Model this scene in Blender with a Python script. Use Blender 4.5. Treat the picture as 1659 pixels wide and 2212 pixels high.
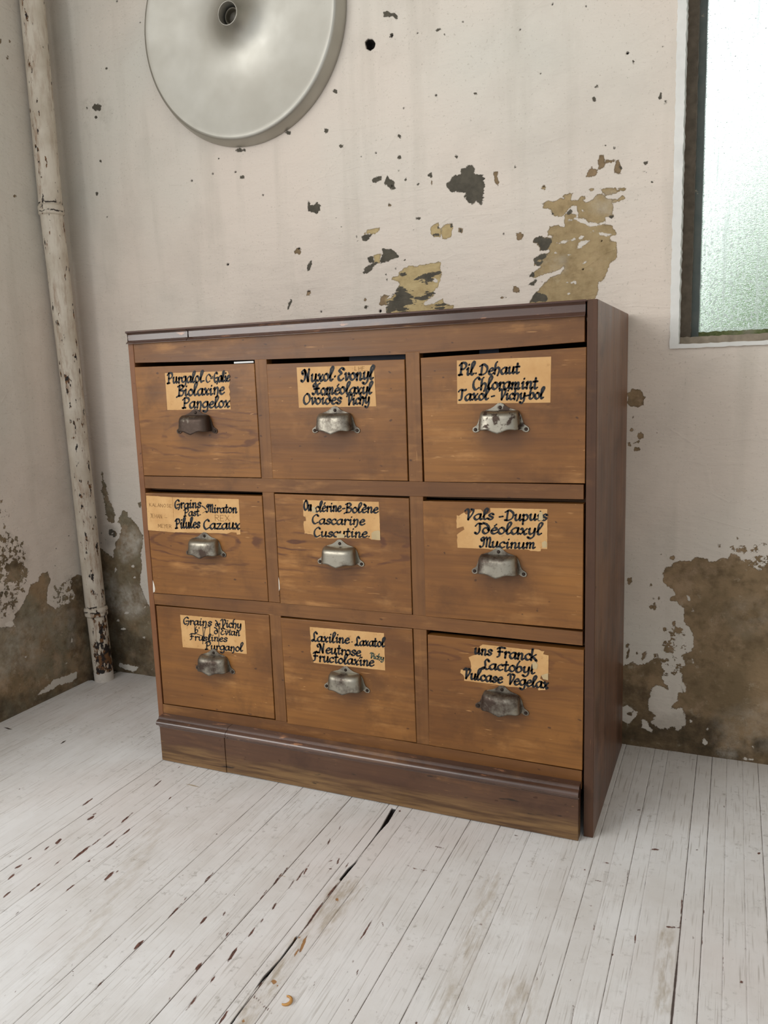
import bpy, bmesh, math, random
import numpy as np
from mathutils import Vector, Matrix

random.seed(7)
rng = np.random.default_rng(11)
scene = bpy.context.scene
for o in list(bpy.data.objects):
    bpy.data.objects.remove(o)

# ------------------------------------------------------------------ camera
FPX = 1739.287
CAM = np.array([1.1254, -1.3238, 0.8014])
ROT = np.array([[0.9165, 0.3987, -0.0335], [-0.0341, 0.1613, 0.9863], [-0.3986, 0.9028, -0.1615]])
_u, _s, _v = np.linalg.svd(ROT)
ROT = _u @ _v
cd = bpy.data.cameras.new('camera')
cam = bpy.data.objects.new('camera', cd)
scene.collection.objects.link(cam)
cd.sensor_fit = 'HORIZONTAL'
cd.sensor_width = 36.0
cd.lens = FPX / 1659.0 * 36.0
cd.clip_start = 0.02
M3 = Matrix([list(ROT[0]), list(ROT[1]), list(-ROT[2])]).transposed()
cam.matrix_world = Matrix.Translation(Vector(CAM)) @ M3.to_4x4()
scene.camera = cam

# ------------------------------------------------------------------ world, lamps, exposure
scene.view_settings.view_transform = 'Standard'
scene.view_settings.look = 'None'
scene.view_settings.gamma = 1.0
scene.view_settings.use_curve_mapping = False
scene.view_settings.exposure = 0.14
scene.cycles.max_bounces = 7
scene.cycles.diffuse_bounces = 3
scene.cycles.glossy_bounces = 3
scene.cycles.transmission_bounces = 6
scene.cycles.caustics_reflective = False
scene.cycles.use_adaptive_sampling = True
scene.cycles.adaptive_threshold = 0.035
w = bpy.data.worlds.new('overcast_sky')
scene.world = w
w.use_nodes = True
wn = w.node_tree.nodes
wn['Background'].inputs[0].default_value = (0.95, 0.98, 1.0, 1)
# overcast sky, strength raised towards the garden side (+y) to brighten the window
_tc = wn.new('ShaderNodeTexCoord')
_sx = wn.new('ShaderNodeSeparateXYZ')
_mr = wn.new('ShaderNodeMapRange')
_mr.inputs['From Min'].default_value = 0.1
_mr.inputs['From Max'].default_value = 0.9
_mr.inputs['To Min'].default_value = 0.74
_mr.inputs['To Max'].default_value = 1.75
w.node_tree.links.new(_tc.outputs['Generated'], _sx.inputs[0])
w.node_tree.links.new(_sx.outputs[1], _mr.inputs['Value'])
w.node_tree.links.new(_mr.outputs[0], wn['Background'].inputs[1])


def area(name, loc, target, sx, sy, energy, col):
    l = bpy.data.lights.new(name, 'AREA')
    l.shape = 'RECTANGLE'
    l.size = sx
    l.size_y = sy
    l.energy = energy
    l.color = col
    o = bpy.data.objects.new(name, l)
    scene.collection.objects.link(o)
    o.location = loc
    d = Vector(target) - Vector(loc)
    o.rotation_euler = d.to_track_quat('-Z', 'Y').to_euler()
    return o


area('window_daylight', (-1.25, -2.3, 1.75), (0.40, 0.3, 0.50), 2.0, 1.7, 50, (1.0, 0.985, 0.955))

# ------------------------------------------------------------------ pixel helpers (fix positions measured on the photograph)
YB = 0.3909      # back wall plane
XL = -0.5145     # left wall plane


def ray(u, v):
    return np.array([(u - 829.5) / FPX, -(v - 1106.0) / FPX, 1.0]) @ ROT


def aty(u, v, c=0.0):
    d = ray(u, v)
    return CAM + d * (c - CAM[1]) / d[1]


def atz(u, v, c=0.0):
    d = ray(u, v)
    return CAM + d * (c - CAM[2]) / d[2]


def project(P):
    q = (P - CAM) @ ROT.T
    return 829.5 + FPX * q[:, 0] / q[:, 2], 1106.0 - FPX * q[:, 1] / q[:, 2], q[:, 2]


VIEWS = dict(V0=(260, 640, .217), V1=(560, 640, .217), V2=(900, 640, .2773), V3=(290, 1030, .1989), V4=(580, 1040, .2049),
             V5=(900, 1050, .2773), V6=(320, 1290, .1929), V7=(590, 1320, .1989), V8=(900, 1370, .2773))


def zz(v, x, y):
    a = VIEWS[v] if isinstance(v, str) else v
    return a[0] + a[2] * x, a[1] + a[2] * y


# ------------------------------------------------------------------ object helpers
def link(o):
    scene.collection.objects.link(o)
    return o


def mesh_obj(name, verts, faces, mat=None, parent=None, smooth=False):
    me = bpy.data.meshes.new(name)
    me.from_pydata([tuple(map(float, p)) for p in verts], [], faces)
    me.update()
    o = link(bpy.data.objects.new(name, me))
    if mat:
        me.materials.append(mat)
    if smooth:
        me.polygons.foreach_set('use_smooth', [True] * len(me.polygons))
    if parent:
        adopt(o, parent)
    return o


def adopt(o, parent):
    o.parent = parent
    o.matrix_parent_inverse = world_of(parent).inverted()


def world_of(o):
    m = o.matrix_basis.copy()
    if o.parent:
        m = world_of(o.parent) @ o.matrix_parent_inverse @ m
    return m


def bm_obj(name, bm, mat=None, parent=None, smooth=False):
    me = bpy.data.meshes.new(name)
    bmesh.ops.recalc_face_normals(bm, faces=bm.faces)
    bm.to_mesh(me)
    bm.free()
    o = link(bpy.data.objects.new(name, me))
    if mat:
        me.materials.append(mat)
    if smooth:
        me.polygons.foreach_set('use_smooth', [True] * len(me.polygons))
    if parent:
        adopt(o, parent)
    return o


def empty(name, loc, label, cat, group=None):
    o = link(bpy.data.objects.new(name, None))
    o.empty_display_size = 0.05
    o.location = loc
    tag(o, label, cat, group)
    return o


def tag(o, label, cat, group=None):
    o['label'] = label
    o['category'] = cat
    if group:
        o['group'] = group
    return o


def box_into(bm, x0, x1, y0, y1, z0, z1, bev=0.0, seg=1):
    vs = [bm.verts.new((x, y, z)) for x in (x0, x1) for y in (y0, y1) for z in (z0, z1)]
    q = [(0, 1, 3, 2), (4, 6, 7, 5), (0, 4, 5, 1), (2, 3, 7, 6), (0, 2, 6, 4), (1, 5, 7, 3)]
    fs = [bm.faces.new([vs[i] for i in f]) for f in q]
    if bev:
        es = list({e for f in fs for e in f.edges})
        bmesh.ops.bevel(bm, geom=es, offset=bev, segments=seg, affect='EDGES', profile=0.5)
    return vs


def box(name, x0, x1, y0, y1, z0, z1, mat, parent=None, bev=0.001, seg=2):
    bm = bmesh.new()
    box_into(bm, x0, x1, y0, y1, z0, z1, bev, seg)
    return bm_obj(name, bm, mat, parent)


def prism_xz(bm, pts, y0, y1, bev=0.0):
    """polygon in the x,z plane extruded from y0 (front) to y1 (back)"""
    a = [bm.verts.new((p[0], y0, p[1])) for p in pts]
    b = [bm.verts.new((p[0], y1, p[1])) for p in pts]
    n = len(pts)
    f0 = bm.faces.new(a)
    bm.faces.new(b[::-1])
    for i in range(n):
        bm.faces.new([a[i], b[i], b[(i + 1) % n], a[(i + 1) % n]])
    if bev:
        bmesh.ops.bevel(bm, geom=list(f0.edges), offset=bev, segments=2, affect='EDGES', profile=0.5)


def profile_x(name, prof, x0, x1, mat, parent, n=40, wob=0.0):
    """closed (y,z) profile swept along x"""
    xs = np.linspace(x0, x1, n)
    vs, fs = [], []
    m = len(prof)
    for i, x in enumerate(xs):
        for (y, z) in prof:
            vs.append((x, y, z + (wob * math.sin(x * 9.0) if wob else 0)))
    for i in range(n - 1):
        for j in range(m):
            k = (j + 1) % m
            fs.append((i * m + j, i * m + k, (i + 1) * m + k, (i + 1) * m + j))
    fs.append(tuple(range(m))[::-1])
    fs.append(tuple((n - 1) * m + j for j in range(m)))
    o = mesh_obj(name, vs, fs, mat, parent, True)
    o.data.set_sharp_from_angle(angle=math.radians(34))
    return o


def lathe(prof, center, seg=96, axis='y'):
    """prof: list of (r, d). axis y: d is measured from the plane center.y towards the viewer (-y); axis z: d upward"""
    vs, fs = [], []
    n = len(prof)
    for i in range(seg):
        a = 2 * math.pi * i / seg
        for r, d in prof:
            if axis == 'y':
                vs.append((center[0] + r * math.cos(a), center[1] - d, center[2] + r * math.sin(a)))
            else:
                vs.append((center[0] + r * math.cos(a), center[1] + r * math.sin(a), center[2] + d))
    for i in range(seg):
        k = (i + 1) % seg
        for j in range(n - 1):
            fs.append((i * n + j, i * n + j + 1, k * n + j + 1, k * n + j))
    return vs, fs


# ------------------------------------------------------------------ material helpers
class NT:
    def __init__(self, name):
        self.m = bpy.data.materials.new(name)
        self.m.use_nodes = True
        self.t = self.m.node_tree
        self.n = self.t.nodes
        self.b = self.n['Principled BSDF']

    def add(self, kind, **kw):
        nd = self.n.new(kind)
        for k, v in kw.items():
            setattr(nd, k, v)
        return nd

    def put(self, sock, v):
        if isinstance(v, bpy.types.NodeSocket):
            self.t.links.new(v, sock)
        elif v is not None:
            if isinstance(v, (tuple, list)) and len(v) == 3 and sock.type == 'RGBA':
                v = (*v, 1)
            sock.default_value = v

    def math(self, op, a, b=None, c=None, clamp=False):
        nd = self.add('ShaderNodeMath', operation=op, use_clamp=clamp)
        self.put(nd.inputs[0], a)
        self.put(nd.inputs[1], b)
        if c is not None:
            self.put(nd.inputs[2], c)
        return nd.outputs[0]

    def coord(self, which='Object'):
        return self.add('ShaderNodeTexCoord').outputs[which]

    def mapping(self, vec, scale=(1, 1, 1), loc=(0, 0, 0), rot=(0, 0, 0)):
        nd = self.add('ShaderNodeMapping')
        self.put(nd.inputs['Vector'], vec)
        nd.inputs['Scale'].default_value = scale
        nd.inputs['Location'].default_value = loc
        nd.inputs['Rotation'].default_value = rot
        return nd.outputs[0]

    def noise(self, vec, scale, detail=4.0, rough=0.55, dist=0.0):
        nd = self.add('ShaderNodeTexNoise')
        self.put(nd.inputs['Vector'], vec)
        nd.inputs['Scale'].default_value = scale
        nd.inputs['Detail'].default_value = detail
        nd.inputs['Roughness'].default_value = rough
        nd.inputs['Distortion'].default_value = dist
        return nd.outputs[0]

    def rng(self, v, a, b, c=0.0, d=1.0, smooth=False):
        nd = self.add('ShaderNodeMapRange')
        nd.clamp = True
        if smooth:
            nd.interpolation_type = 'SMOOTHSTEP'
        self.put(nd.inputs['Value'], v)
        for i, q in zip(('From Min', 'From Max', 'To Min', 'To Max'), (a, b, c, d)):
            self.put(nd.inputs[i], q)
        return nd.outputs[0]

    def mix(self, f, a, b, blend='MIX'):
        nd = self.add('ShaderNodeMix', data_type='RGBA', blend_type=blend)
        nd.clamp_factor = True
        self.put(nd.inputs[0], f)
        self.put(nd.inputs[6], a)
        self.put(nd.inputs[7], b)
        return nd.outputs[2]

    def attr(self, name):
        return self.add('ShaderNodeAttribute', attribute_name=name).outputs['Fac']

    def bump(self, h, dist=0.001, strength=1.0, normal=None):
        nd = self.add('ShaderNodeBump')
        nd.inputs['Distance'].default_value = dist
        nd.inputs['Strength'].default_value = strength
        self.put(nd.inputs['Height'], h)
        if normal:
            self.put(nd.inputs['Normal'], normal)
        return nd.outputs[0]

    def xyz(self, v):
        nd = self.add('ShaderNodeSeparateXYZ')
        self.put(nd.inputs[0], v)
        return nd.outputs

    def fin(self, col=None, rough=None, normal=None, metal=None, spec=None):
        if col is not None:
            self.put(self.b.inputs['Base Color'], col)
        if rough is not None:
            self.put(self.b.inputs['Roughness'], rough)
        if metal is not None:
            self.put(self.b.inputs['Metallic'], metal)
        if normal is not None:
            self.put(self.b.inputs['Normal'], normal)
        if spec is not None:
            self.put(self.b.inputs['Specular IOR Level'], spec)
        return self.m


def S(r, g, b):
    f = lambda c: ((c / 255.0 + 0.055) / 1.055) ** 2.4 if c > 10 else c / 255.0 / 12.92
    return (f(r), f(g), f(b))


def wall_material():
    k = NT('peeling_limewash')
    co = k.coord()
    big = k.noise(co, 1.3, 3)
    mid = k.noise(co, 6.0, 5)
    paint = k.mix(k.rng(big, .38, .62), S(224, 212, 200), S(214, 211, 201))
    paint = k.mix(k.math('MULTIPLY', k.rng(mid, .5, .75), .35), paint, S(188, 180, 170))
    streak = k.noise(k.mapping(co, (14, 14, 1.6)), 1.0, 4)
    paint = k.mix(k.math('MULTIPLY', k.rng(streak, .52, .75), .35), paint, S(180, 173, 160))
    speck = k.noise(co, 230, 2)
    paint = k.mix(k.math('MULTIPLY', k.rng(speck, .64, .72), .32), paint, S(150, 140, 125))
    n1 = k.noise(co, 120, 5, .65)
    n2 = k.noise(co, 62, 6, .68)
    n3 = k.noise(k.mapping(co, (40, 40, 160), rot=(0, .12, 0)), 1.0, 4, .6)
    jag = k.math('ADD', k.math('MULTIPLY', k.math('SUBTRACT', n1, .5), .011), k.math('MULTIPLY', k.math('SUBTRACT', n2, .5), .011))
    spk = k.math('MULTIPLY', k.math('MULTIPLY', k.math('SUBTRACT', n2, .5), .075), k.attr('speck'))
    jj = k.math('ADD', jag, spk)

    def mask(name, extra=None, wd=.0006):
        v = k.math('ADD', k.attr(name), extra if extra is not None else jj)
        return k.rng(v, -wd, wd)

    vb = k.math('ADD', k.attr('bare'), jj)
    bare = k.rng(vb, -.0006, .0006)
    edge_shade = k.math('MULTIPLY', k.rng(vb, .0004, .0022, 1, 0), .45)  # painted shade line where the paint film ends
    dk = mask('dark', k.math('ADD', jag, k.math('MULTIPLY', k.math('MULTIPLY', k.math('SUBTRACT', n3, .5), .05), k.attr('streak'))))
    white = mask('white', k.math('ADD', k.math('MULTIPLY', jag, .7), k.math('MULTIPLY', k.math('SUBTRACT', n2, .5), .010)))
    hole = mask('hole', 0.0, .0007)
    yel = k.attr('yellow')
    damp = k.attr('damp')
    soft = k.attr('bloom')
    # exposed layers
    p2 = k.noise(co, 9, 6, .6)
    p3 = k.noise(co, 45, 5, .65)
    tan = k.mix(k.rng(p2, .38, .62), S(158, 134, 104), S(124, 106, 80))
    tan = k.mix(k.math('MULTIPLY', k.rng(k.xyz(co)[0], -.1, -.35), k.rng(k.noise(co, 12, 6, .65), .4, .62)), tan, S(134, 126, 106))
    tan = k.mix(k.math('MULTIPLY', k.rng(p3, .48, .70), .7), tan, S(100, 84, 62))
    tan = k.mix(k.math('MULTIPLY', k.rng(k.noise(co, 17, 7, .7), .53, .66), .6), tan, S(172, 148, 122))
    tan = k.mix(k.math('MULTIPLY', k.rng(k.noise(co, 38, 8, .8), .58, .66), .55), tan, S(186, 174, 152))
    tan = k.mix(k.math('MULTIPLY', k.rng(k.noise(co, 55, 8, .8), .36, .30), .6), tan, S(66, 56, 42))
    yl = k.mix(k.rng(p3, .35, .7), S(196, 176, 132), S(172, 150, 108))
    expo = k.mix(yel, tan, yl)
    dcol = k.mix(k.rng(p3, .4, .7), S(92, 87, 76), S(72, 68, 60))
    dmp = k.rng(k.math('ADD', damp, k.math('MULTIPLY', k.math('SUBTRACT', k.noise(co, 22, 7, .7), .5), 1.7)), .25, .95)
    expo = k.mix(k.math('MULTIPLY', dmp, .8), expo, S(58, 50, 38))
    expo = k.mix(k.math('MULTIPLY', soft, k.rng(k.noise(co, 30, 6, .7), .35, .7)), expo, S(196, 190, 178))
    paint2 = k.mix(k.math('MULTIPLY', dmp, .35), paint, S(128, 118, 104))
    expo = k.mix(edge_shade, expo, S(70, 58, 44))
    col = k.mix(bare, paint2, expo)
    col = k.mix(dk, col, dcol)
    col = k.mix(white, col, k.mix(.5, paint, S(214, 208, 198)))
    col = k.mix(hole, col, S(22, 19, 17))
    # relief: the paint film stands proud of what it has peeled from, trowel marks and cracks under it
    film = k.math('MAXIMUM', bare, dk)
    film = k.math('SUBTRACT', film, k.math('MULTIPLY', white, film))
    trow = k.noise(k.mapping(co, (9, 9, 26), rot=(0, .2, 0)), 1.0, 5, .55)
    cr = k.add('ShaderNodeTexVoronoi', feature='DISTANCE_TO_EDGE')
    k.put(cr.inputs['Vector'], k.mapping(k.mix(.06, co, k.add('ShaderNodeTexNoise').outputs[1]), (7, 7, 16), rot=(0, .35, 0)))
    cr.inputs['Scale'].default_value = 1.0
    crack = k.math('MULTIPLY', k.rng(cr.outputs[0], .0, .03, 1, 0), k.rng(k.noise(co, 5, 2), .52, .6))
    h = k.math('MULTIPLY', film, -.0011)
    h = k.math('ADD', h, k.math('MULTIPLY', trow, .0060))
    h = k.math('ADD', h, k.math('MULTIPLY', k.noise(k.mapping(co, (30, 30, 55), rot=(0, .25, 0)), 1.0, 4, .6), .0017))
    h = k.math('ADD', h, k.math('MULTIPLY', crack, .0005))
    h = k.math('ADD', h, k.math('MULTIPLY', n1, k.rng(film, 0, 1, .0003, .0012)))
    h = k.math('ADD', h, k.math('MULTIPLY', hole, -.003))
    nrm = k.bump(h, 1.0, 0.85)
    return k.fin(col, .82, nrm, spec=.25)


def wood_material(name, a, b, c, axis='x', off=(0, 0, 0), fig=0.0, fc=(0, 0), scr=1.0, grime=None, rough=.42, edge=None, fiber=.35, patch=None, coat=0.0):
    """a dark, b mid, c light; grain runs along axis"""
    k = NT(name)
    co = k.mapping(k.coord(), loc=off)
    raw = k.coord()
    st = (1.2, 9, 9) if axis == 'x' else (9, 9, 1.0)
    sf = (5, 90, 150) if axis == 'x' else (150, 90, 4)
    n1 = k.noise(k.mapping(co, st), 2.0, 6, .6, .4)
    n2 = k.noise(k.mapping(co, sf), 1.0, 4, .6)
    n0 = k.noise(co, 4.5, 3)
    col = k.mix(k.rng(n1, .34, .68), a, b)
    col = k.mix(k.math('MULTIPLY', k.rng(n0, .4, .7), .6), col, c)
    col = k.mix(k.math('MULTIPLY', k.rng(n2, .45, .7), fiber), col, tuple(q * .62 for q in a))
    if fig:
        x, y, z = k.xyz(raw)
        dx = k.math('MULTIPLY', k.math('SUBTRACT', x, fc[0]), .20)
        dz = k.math('SUBTRACT', z, fc[1])
        wob = k.math('MULTIPLY', k.math('SUBTRACT', k.noise(k.mapping(co, (5, 5, 14)), 1.0, 4), .5), .055)
        r = k.math('SQRT', k.math('ADD', k.math('MULTIPLY', dx, dx), k.math('MULTIPLY', dz, dz)))
        r2 = k.math('ADD', r, wob)
        s = k.math('SINE', k.math('MULTIPLY', r2, 430.0))
        line = k.rng(s, .35, 1.0, smooth=True)
        near = k.rng(r, .030, .085, 1, 0, smooth=True)
        brk = k.rng(k.noise(k.mapping(co, (10, 10, 60)), 1.0, 3), .40, .56)
        col = k.mix(k.math('MULTIPLY', k.math('MULTIPLY', line, near), k.math('MULTIPLY', brk, fig)), col, S(88, 50, 26))
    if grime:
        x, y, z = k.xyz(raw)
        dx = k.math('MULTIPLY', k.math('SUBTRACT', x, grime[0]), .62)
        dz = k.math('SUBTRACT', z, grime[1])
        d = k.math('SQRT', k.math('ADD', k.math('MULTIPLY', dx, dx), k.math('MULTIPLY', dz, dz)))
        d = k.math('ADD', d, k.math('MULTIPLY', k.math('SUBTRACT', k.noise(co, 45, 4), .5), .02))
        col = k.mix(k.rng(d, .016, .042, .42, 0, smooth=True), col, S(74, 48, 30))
    if scr:
        m1 = k.mapping(co, (22, 40, 260) if axis == 'x' else (260, 40, 18), rot=(0, .16, 0))
        s1 = k.noise(m1, 1.0, 2, .5)
        z1 = k.rng(k.noise(co, 9, 4, .6), .50, .60)
        s2 = k.noise(k.mapping(co, (70, 40, 260), rot=(0, -.5, 0)), 1.0, 2, .5)
        sm = k.noise(k.mapping(co, (9, 9, 46), rot=(0, .12, 0)), 1.0, 5, .6)
        zs = k.rng(k.noise(co, 6.5, 4, .6), .47, .62)
        col = k.mix(k.math('MULTIPLY', k.math('MULTIPLY', k.rng(sm, .50, .68), zs), .62 * scr), col, S(184, 132, 76))
        dkst = k.math('MULTIPLY', k.rng(k.noise(co, 11, 6, .65), .53, .68), .5)
        col = k.mix(dkst, col, tuple(q * .6 for q in a))
        sc = k.math('MAXIMUM', k.rng(s1, .67, .75), k.math('MULTIPLY', k.rng(s2, .70, .76), .9))
        col = k.mix(k.math('MULTIPLY', k.math('MULTIPLY', sc, z1), .9 * scr), col, S(196, 146, 92))
        pit = k.rng(k.noise(k.mapping(co, (60, 60, 110)), 1.0, 1), .73, .77)
        col = k.mix(k.math('MULTIPLY', pit, .7), col, S(60, 34, 18))
    if patch:
        # worn-through patches: (colour, threshold, vertical stretch)
        pn = k.noise(k.mapping(co, (14, 60, 60) if axis == 'x' else (60, 60, 14)), 1.0, 5, .65)
        col = k.mix(k.rng(pn, patch[1], patch[1] + .05), col, patch[0])
    if edge:
        # lower part of the plinth scuffed down to grey-tan timber
        x, y, z = k.xyz(raw)
        e = k.math('ADD', z, k.math('MULTIPLY', k.math('SUBTRACT', k.noise(k.mapping(co, (7, 7, 60)), 1.0, 5, .65), .5), .055))
        worn = k.mix(k.rng(k.noise(k.mapping(co, (7, 7, 130)), 1.0, 4, .6), .42, .62), S(130, 100, 64), S(84, 60, 38))
        col = k.mix(k.rng(e, edge - .012, edge + .010, .85, 0), col, worn)
        bl = k.noise(k.mapping(co, (20, 20, 120)), 1.0, 3)
        col = k.mix(k.rng(bl, .68, .73), col, S(48, 36, 26))
    h = k.math('ADD', k.math('MULTIPLY', n2, .00025), k.math('MULTIPLY', n1, .0005))
    nrm = k.bump(h, 1.0, .6)
    rg = k.rng(n1, .3, .7, rough - .08, rough + .1)
    k.b.inputs['Coat Weight'].default_value = coat
    k.b.inputs['Coat Roughness'].default_value = .16
    return k.fin(col, rg, nrm, spec=.4)


def nickel_material(name, dark, off, crisp=False):
    k = NT(name)
    co = k.mapping(k.coord(), loc=off)
    n1 = k.noise(co, 55 if crisp else 30, 5, .55)
    n2 = k.noise(co, 260, 3, .6)
    t = .30 + .42 * (1 - dark)
    v = k.math('ADD', n1, k.math('MULTIPLY', k.math('SUBTRACT', n2, .5), .18))
    m = k.rng(v, t - .03, t + .03) if crisp else k.rng(v, t - .10, t + .14)
    col = k.mix(m, S(150, 144, 131), S(72, 59, 51))
    col = k.mix(k.rng(n2, .62, .72, 0, .5), col, S(96, 84, 72))
    rg = k.math('ADD', k.math('MULTIPLY', m, .12), k.rng(n2, .3, .7, .34, .48))
    nrm = k.bump(k.math('ADD', k.math('MULTIPLY', n1, .0008), k.math('MULTIPLY', n2, .00012)), 1.0, .5)
    return k.fin(col, rg, nrm, metal=k.rng(m, 0, 1, 1.0, .75))


def paper_material(name, off, stain=.5):
    k = NT(name)
    co = k.mapping(k.coord(), loc=off)
    n = k.noise(co, 22, 5, .6)
    n2 = k.noise(co, 90, 5, .7)
    col = k.mix(k.rng(n, .3, .7), S(208, 166, 112), S(190, 145, 92))
    col = k.mix(k.math('MULTIPLY', k.rng(n2, .58, .72), stain), col, S(160, 116, 66))
    return k.fin(col, .55, k.bump(k.math('MULTIPLY', n, .0008), 1.0, .5), spec=.3)


def plain(name, col, rough=.6, metal=0.0, spec=.4, var=.12, scale=30):
    k = NT(name)
    co = k.coord()
    n = k.noise(co, scale, 4)
    c = k.mix(k.rng(n, .3, .7), tuple(q * (1 - var) for q in col), tuple(min(1, q * (1 + var)) for q in col))
    return k.fin(c, rough, metal=metal, spec=spec)


# ------------------------------------------------------------------ masks traced from the photograph (pixel outlines -> metres on the surface)
def sdf_poly(u, v, poly):
    """signed distance in pixels, positive inside"""
    p = np.array(poly, float)
    q = np.roll(p, -1, 0)
    d = np.full(u.shape, 1e9)
    inside = np.zeros(u.shape, bool)
    for (ax, ay), (bx, by) in zip(p, q):
        ex, ey = bx - ax, by - ay
        L = ex * ex + ey * ey + 1e-12
        t = np.clip(((u - ax) * ex + (v - ay) * ey) / L, 0, 1)
        d = np.minimum(d, (u - ax - t * ex) ** 2 + (v - ay - t * ey) ** 2)
        c = ((ay > v) != (by > v))
        inside ^= c & (u < (bx - ax) * (v - ay) / (by - ay + 1e-12) + ax)
    d = np.sqrt(d)
    return np.where(inside, d, -d)


class Masks:
    def __init__(self, P, names):
        self.u, self.v, dep = project(P)
        self.mpp = dep / FPX
        self.a = {n: np.full(len(P), -0.03) for n in names}
        self.P = P

    def _sub(self, poly, m=24):
        p = np.array(poly, float)
        return np.where((self.u > p[:, 0].min() - m) & (self.u < p[:, 0].max() + m) & (self.v > p[:, 1].min() - m) & (self.v < p[:, 1].max() + m))[0]

    def poly(self, name, view, pts, shrink=0.0):
        pts = [zz(view, *p) for p in pts]
        i = self._sub(pts)
        if not len(i):
            return
        s = (sdf_poly(self.u[i], self.v[i], pts) - shrink) * self.mpp[i]
        self.a[name][i] = np.maximum(self.a[name][i], s)

    def cut(self, name, view, pts):
        pts = [zz(view, *p) for p in pts]
        i = self._sub(pts)
        s = sdf_poly(self.u[i], self.v[i], pts) * self.mpp[i]
        self.a[name][i] = np.minimum(self.a[name][i], -s)

    def blob(self, name, view, x, y, rx, ry, rot=0.0):
        if name == 'chip':
            rx, ry = (rx * .70, ry * 1.45) if ry > 1.6 * rx else ((rx * 1.1, ry * .62) if rx > 1.6 * ry else (rx * .75, ry * .75))
        n = 14
        ca, sa = math.cos(rot), math.sin(rot)
        pts = []
        for k in range(n):
            a = 2 * math.pi * k / n
            f = random.uniform(.78, 1.15)
            ex, ey = rx * f * math.cos(a), ry * f * math.sin(a)
            pts.append((x + ex * ca - ey * sa, y + ex * sa + ey * ca))
        self.poly(name, view, pts)

    def slit(self, name, view, x0, y0, x1, y1, t):
        dx, dy = x1 - x0, y1 - y0
        L = math.hypot(dx, dy) or 1
        nx, ny = -dy / L * t / 2, dx / L * t / 2
        self.poly(name, view, [(x0, y0), ((x0 * 2 + x1) / 3 + nx, (y0 * 2 + y1) / 3 + ny), ((x0 + 2 * x1) / 3 + nx * .8, (y0 + 2 * y1) / 3 + ny * .8), (x1, y1),
                               ((x0 + 2 * x1) / 3 - nx, (y0 + 2 * y1) / 3 - ny), ((x0 * 2 + x1) / 3 - nx * .8, (y0 * 2 + y1) / 3 - ny * .8)])

    def fade(self, name, view, pts, width, amount=1.0):
        """soft 0..1 field: amount inside, easing out over width px"""
        pts = [zz(view, *p) for p in pts]
        i = self._sub(pts, width + 2)
        s = np.clip(sdf_poly(self.u[i], self.v[i], pts) / width + 1, 0, 1) * amount
        self.a[name][i] = np.maximum(self.a[name][i], s)


def grid_mesh(name, P, nu, nv, mat, attrs, keep=None):
    """P ordered rows nv x cols nu"""
    idx = np.arange(nu * nv).reshape(nv, nu)
    f = np.stack([idx[:-1, :-1], idx[:-1, 1:], idx[1:, 1:], idx[1:, :-1]], -1).reshape(-1, 4)
    if keep is not None:
        f = f[keep]
    me = bpy.data.meshes.new(name)
    me.vertices.add(len(P))
    me.vertices.foreach_set('co', P.astype(np.float32).ravel())
    me.loops.add(len(f) * 4)
    me.loops.foreach_set('vertex_index', f.astype(np.int32).ravel())
    me.polygons.add(len(f))
    me.polygons.foreach_set('loop_start', (np.arange(len(f)) * 4).astype(np.int32))
    me.update(calc_edges=True)
    me.validate()
    for n, a in attrs.items():
        at = me.attributes.new(n, 'FLOAT', 'POINT')
        at.data.foreach_set('value', a.astype(np.float32))
    me.polygons.foreach_set('use_smooth', [True] * len(me.polygons))
    me.materials.append(mat)
    return link(bpy.data.objects.new(name, me))


WALL_NAMES = ['bare', 'dark', 'white', 'hole', 'speck', 'streak', 'yellow', 'damp', 'bloom']
T1 = (620, 320, .25015)
T2 = (960, 320, .25015)
T3 = (1320, 1150, .2396)
T4 = (0, 1080, .226)
T5 = (0, 600, .452)
ZA = (0, 0, .5003)
ZB = (830, 0, .4997)
ZP = (0, 0, .2261)
Z1 = (0, 0, 1.0)
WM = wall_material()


def frames(lo, hi, step):
    return np.linspace(lo, hi, int(round((hi - lo) / step)) + 1)


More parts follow.
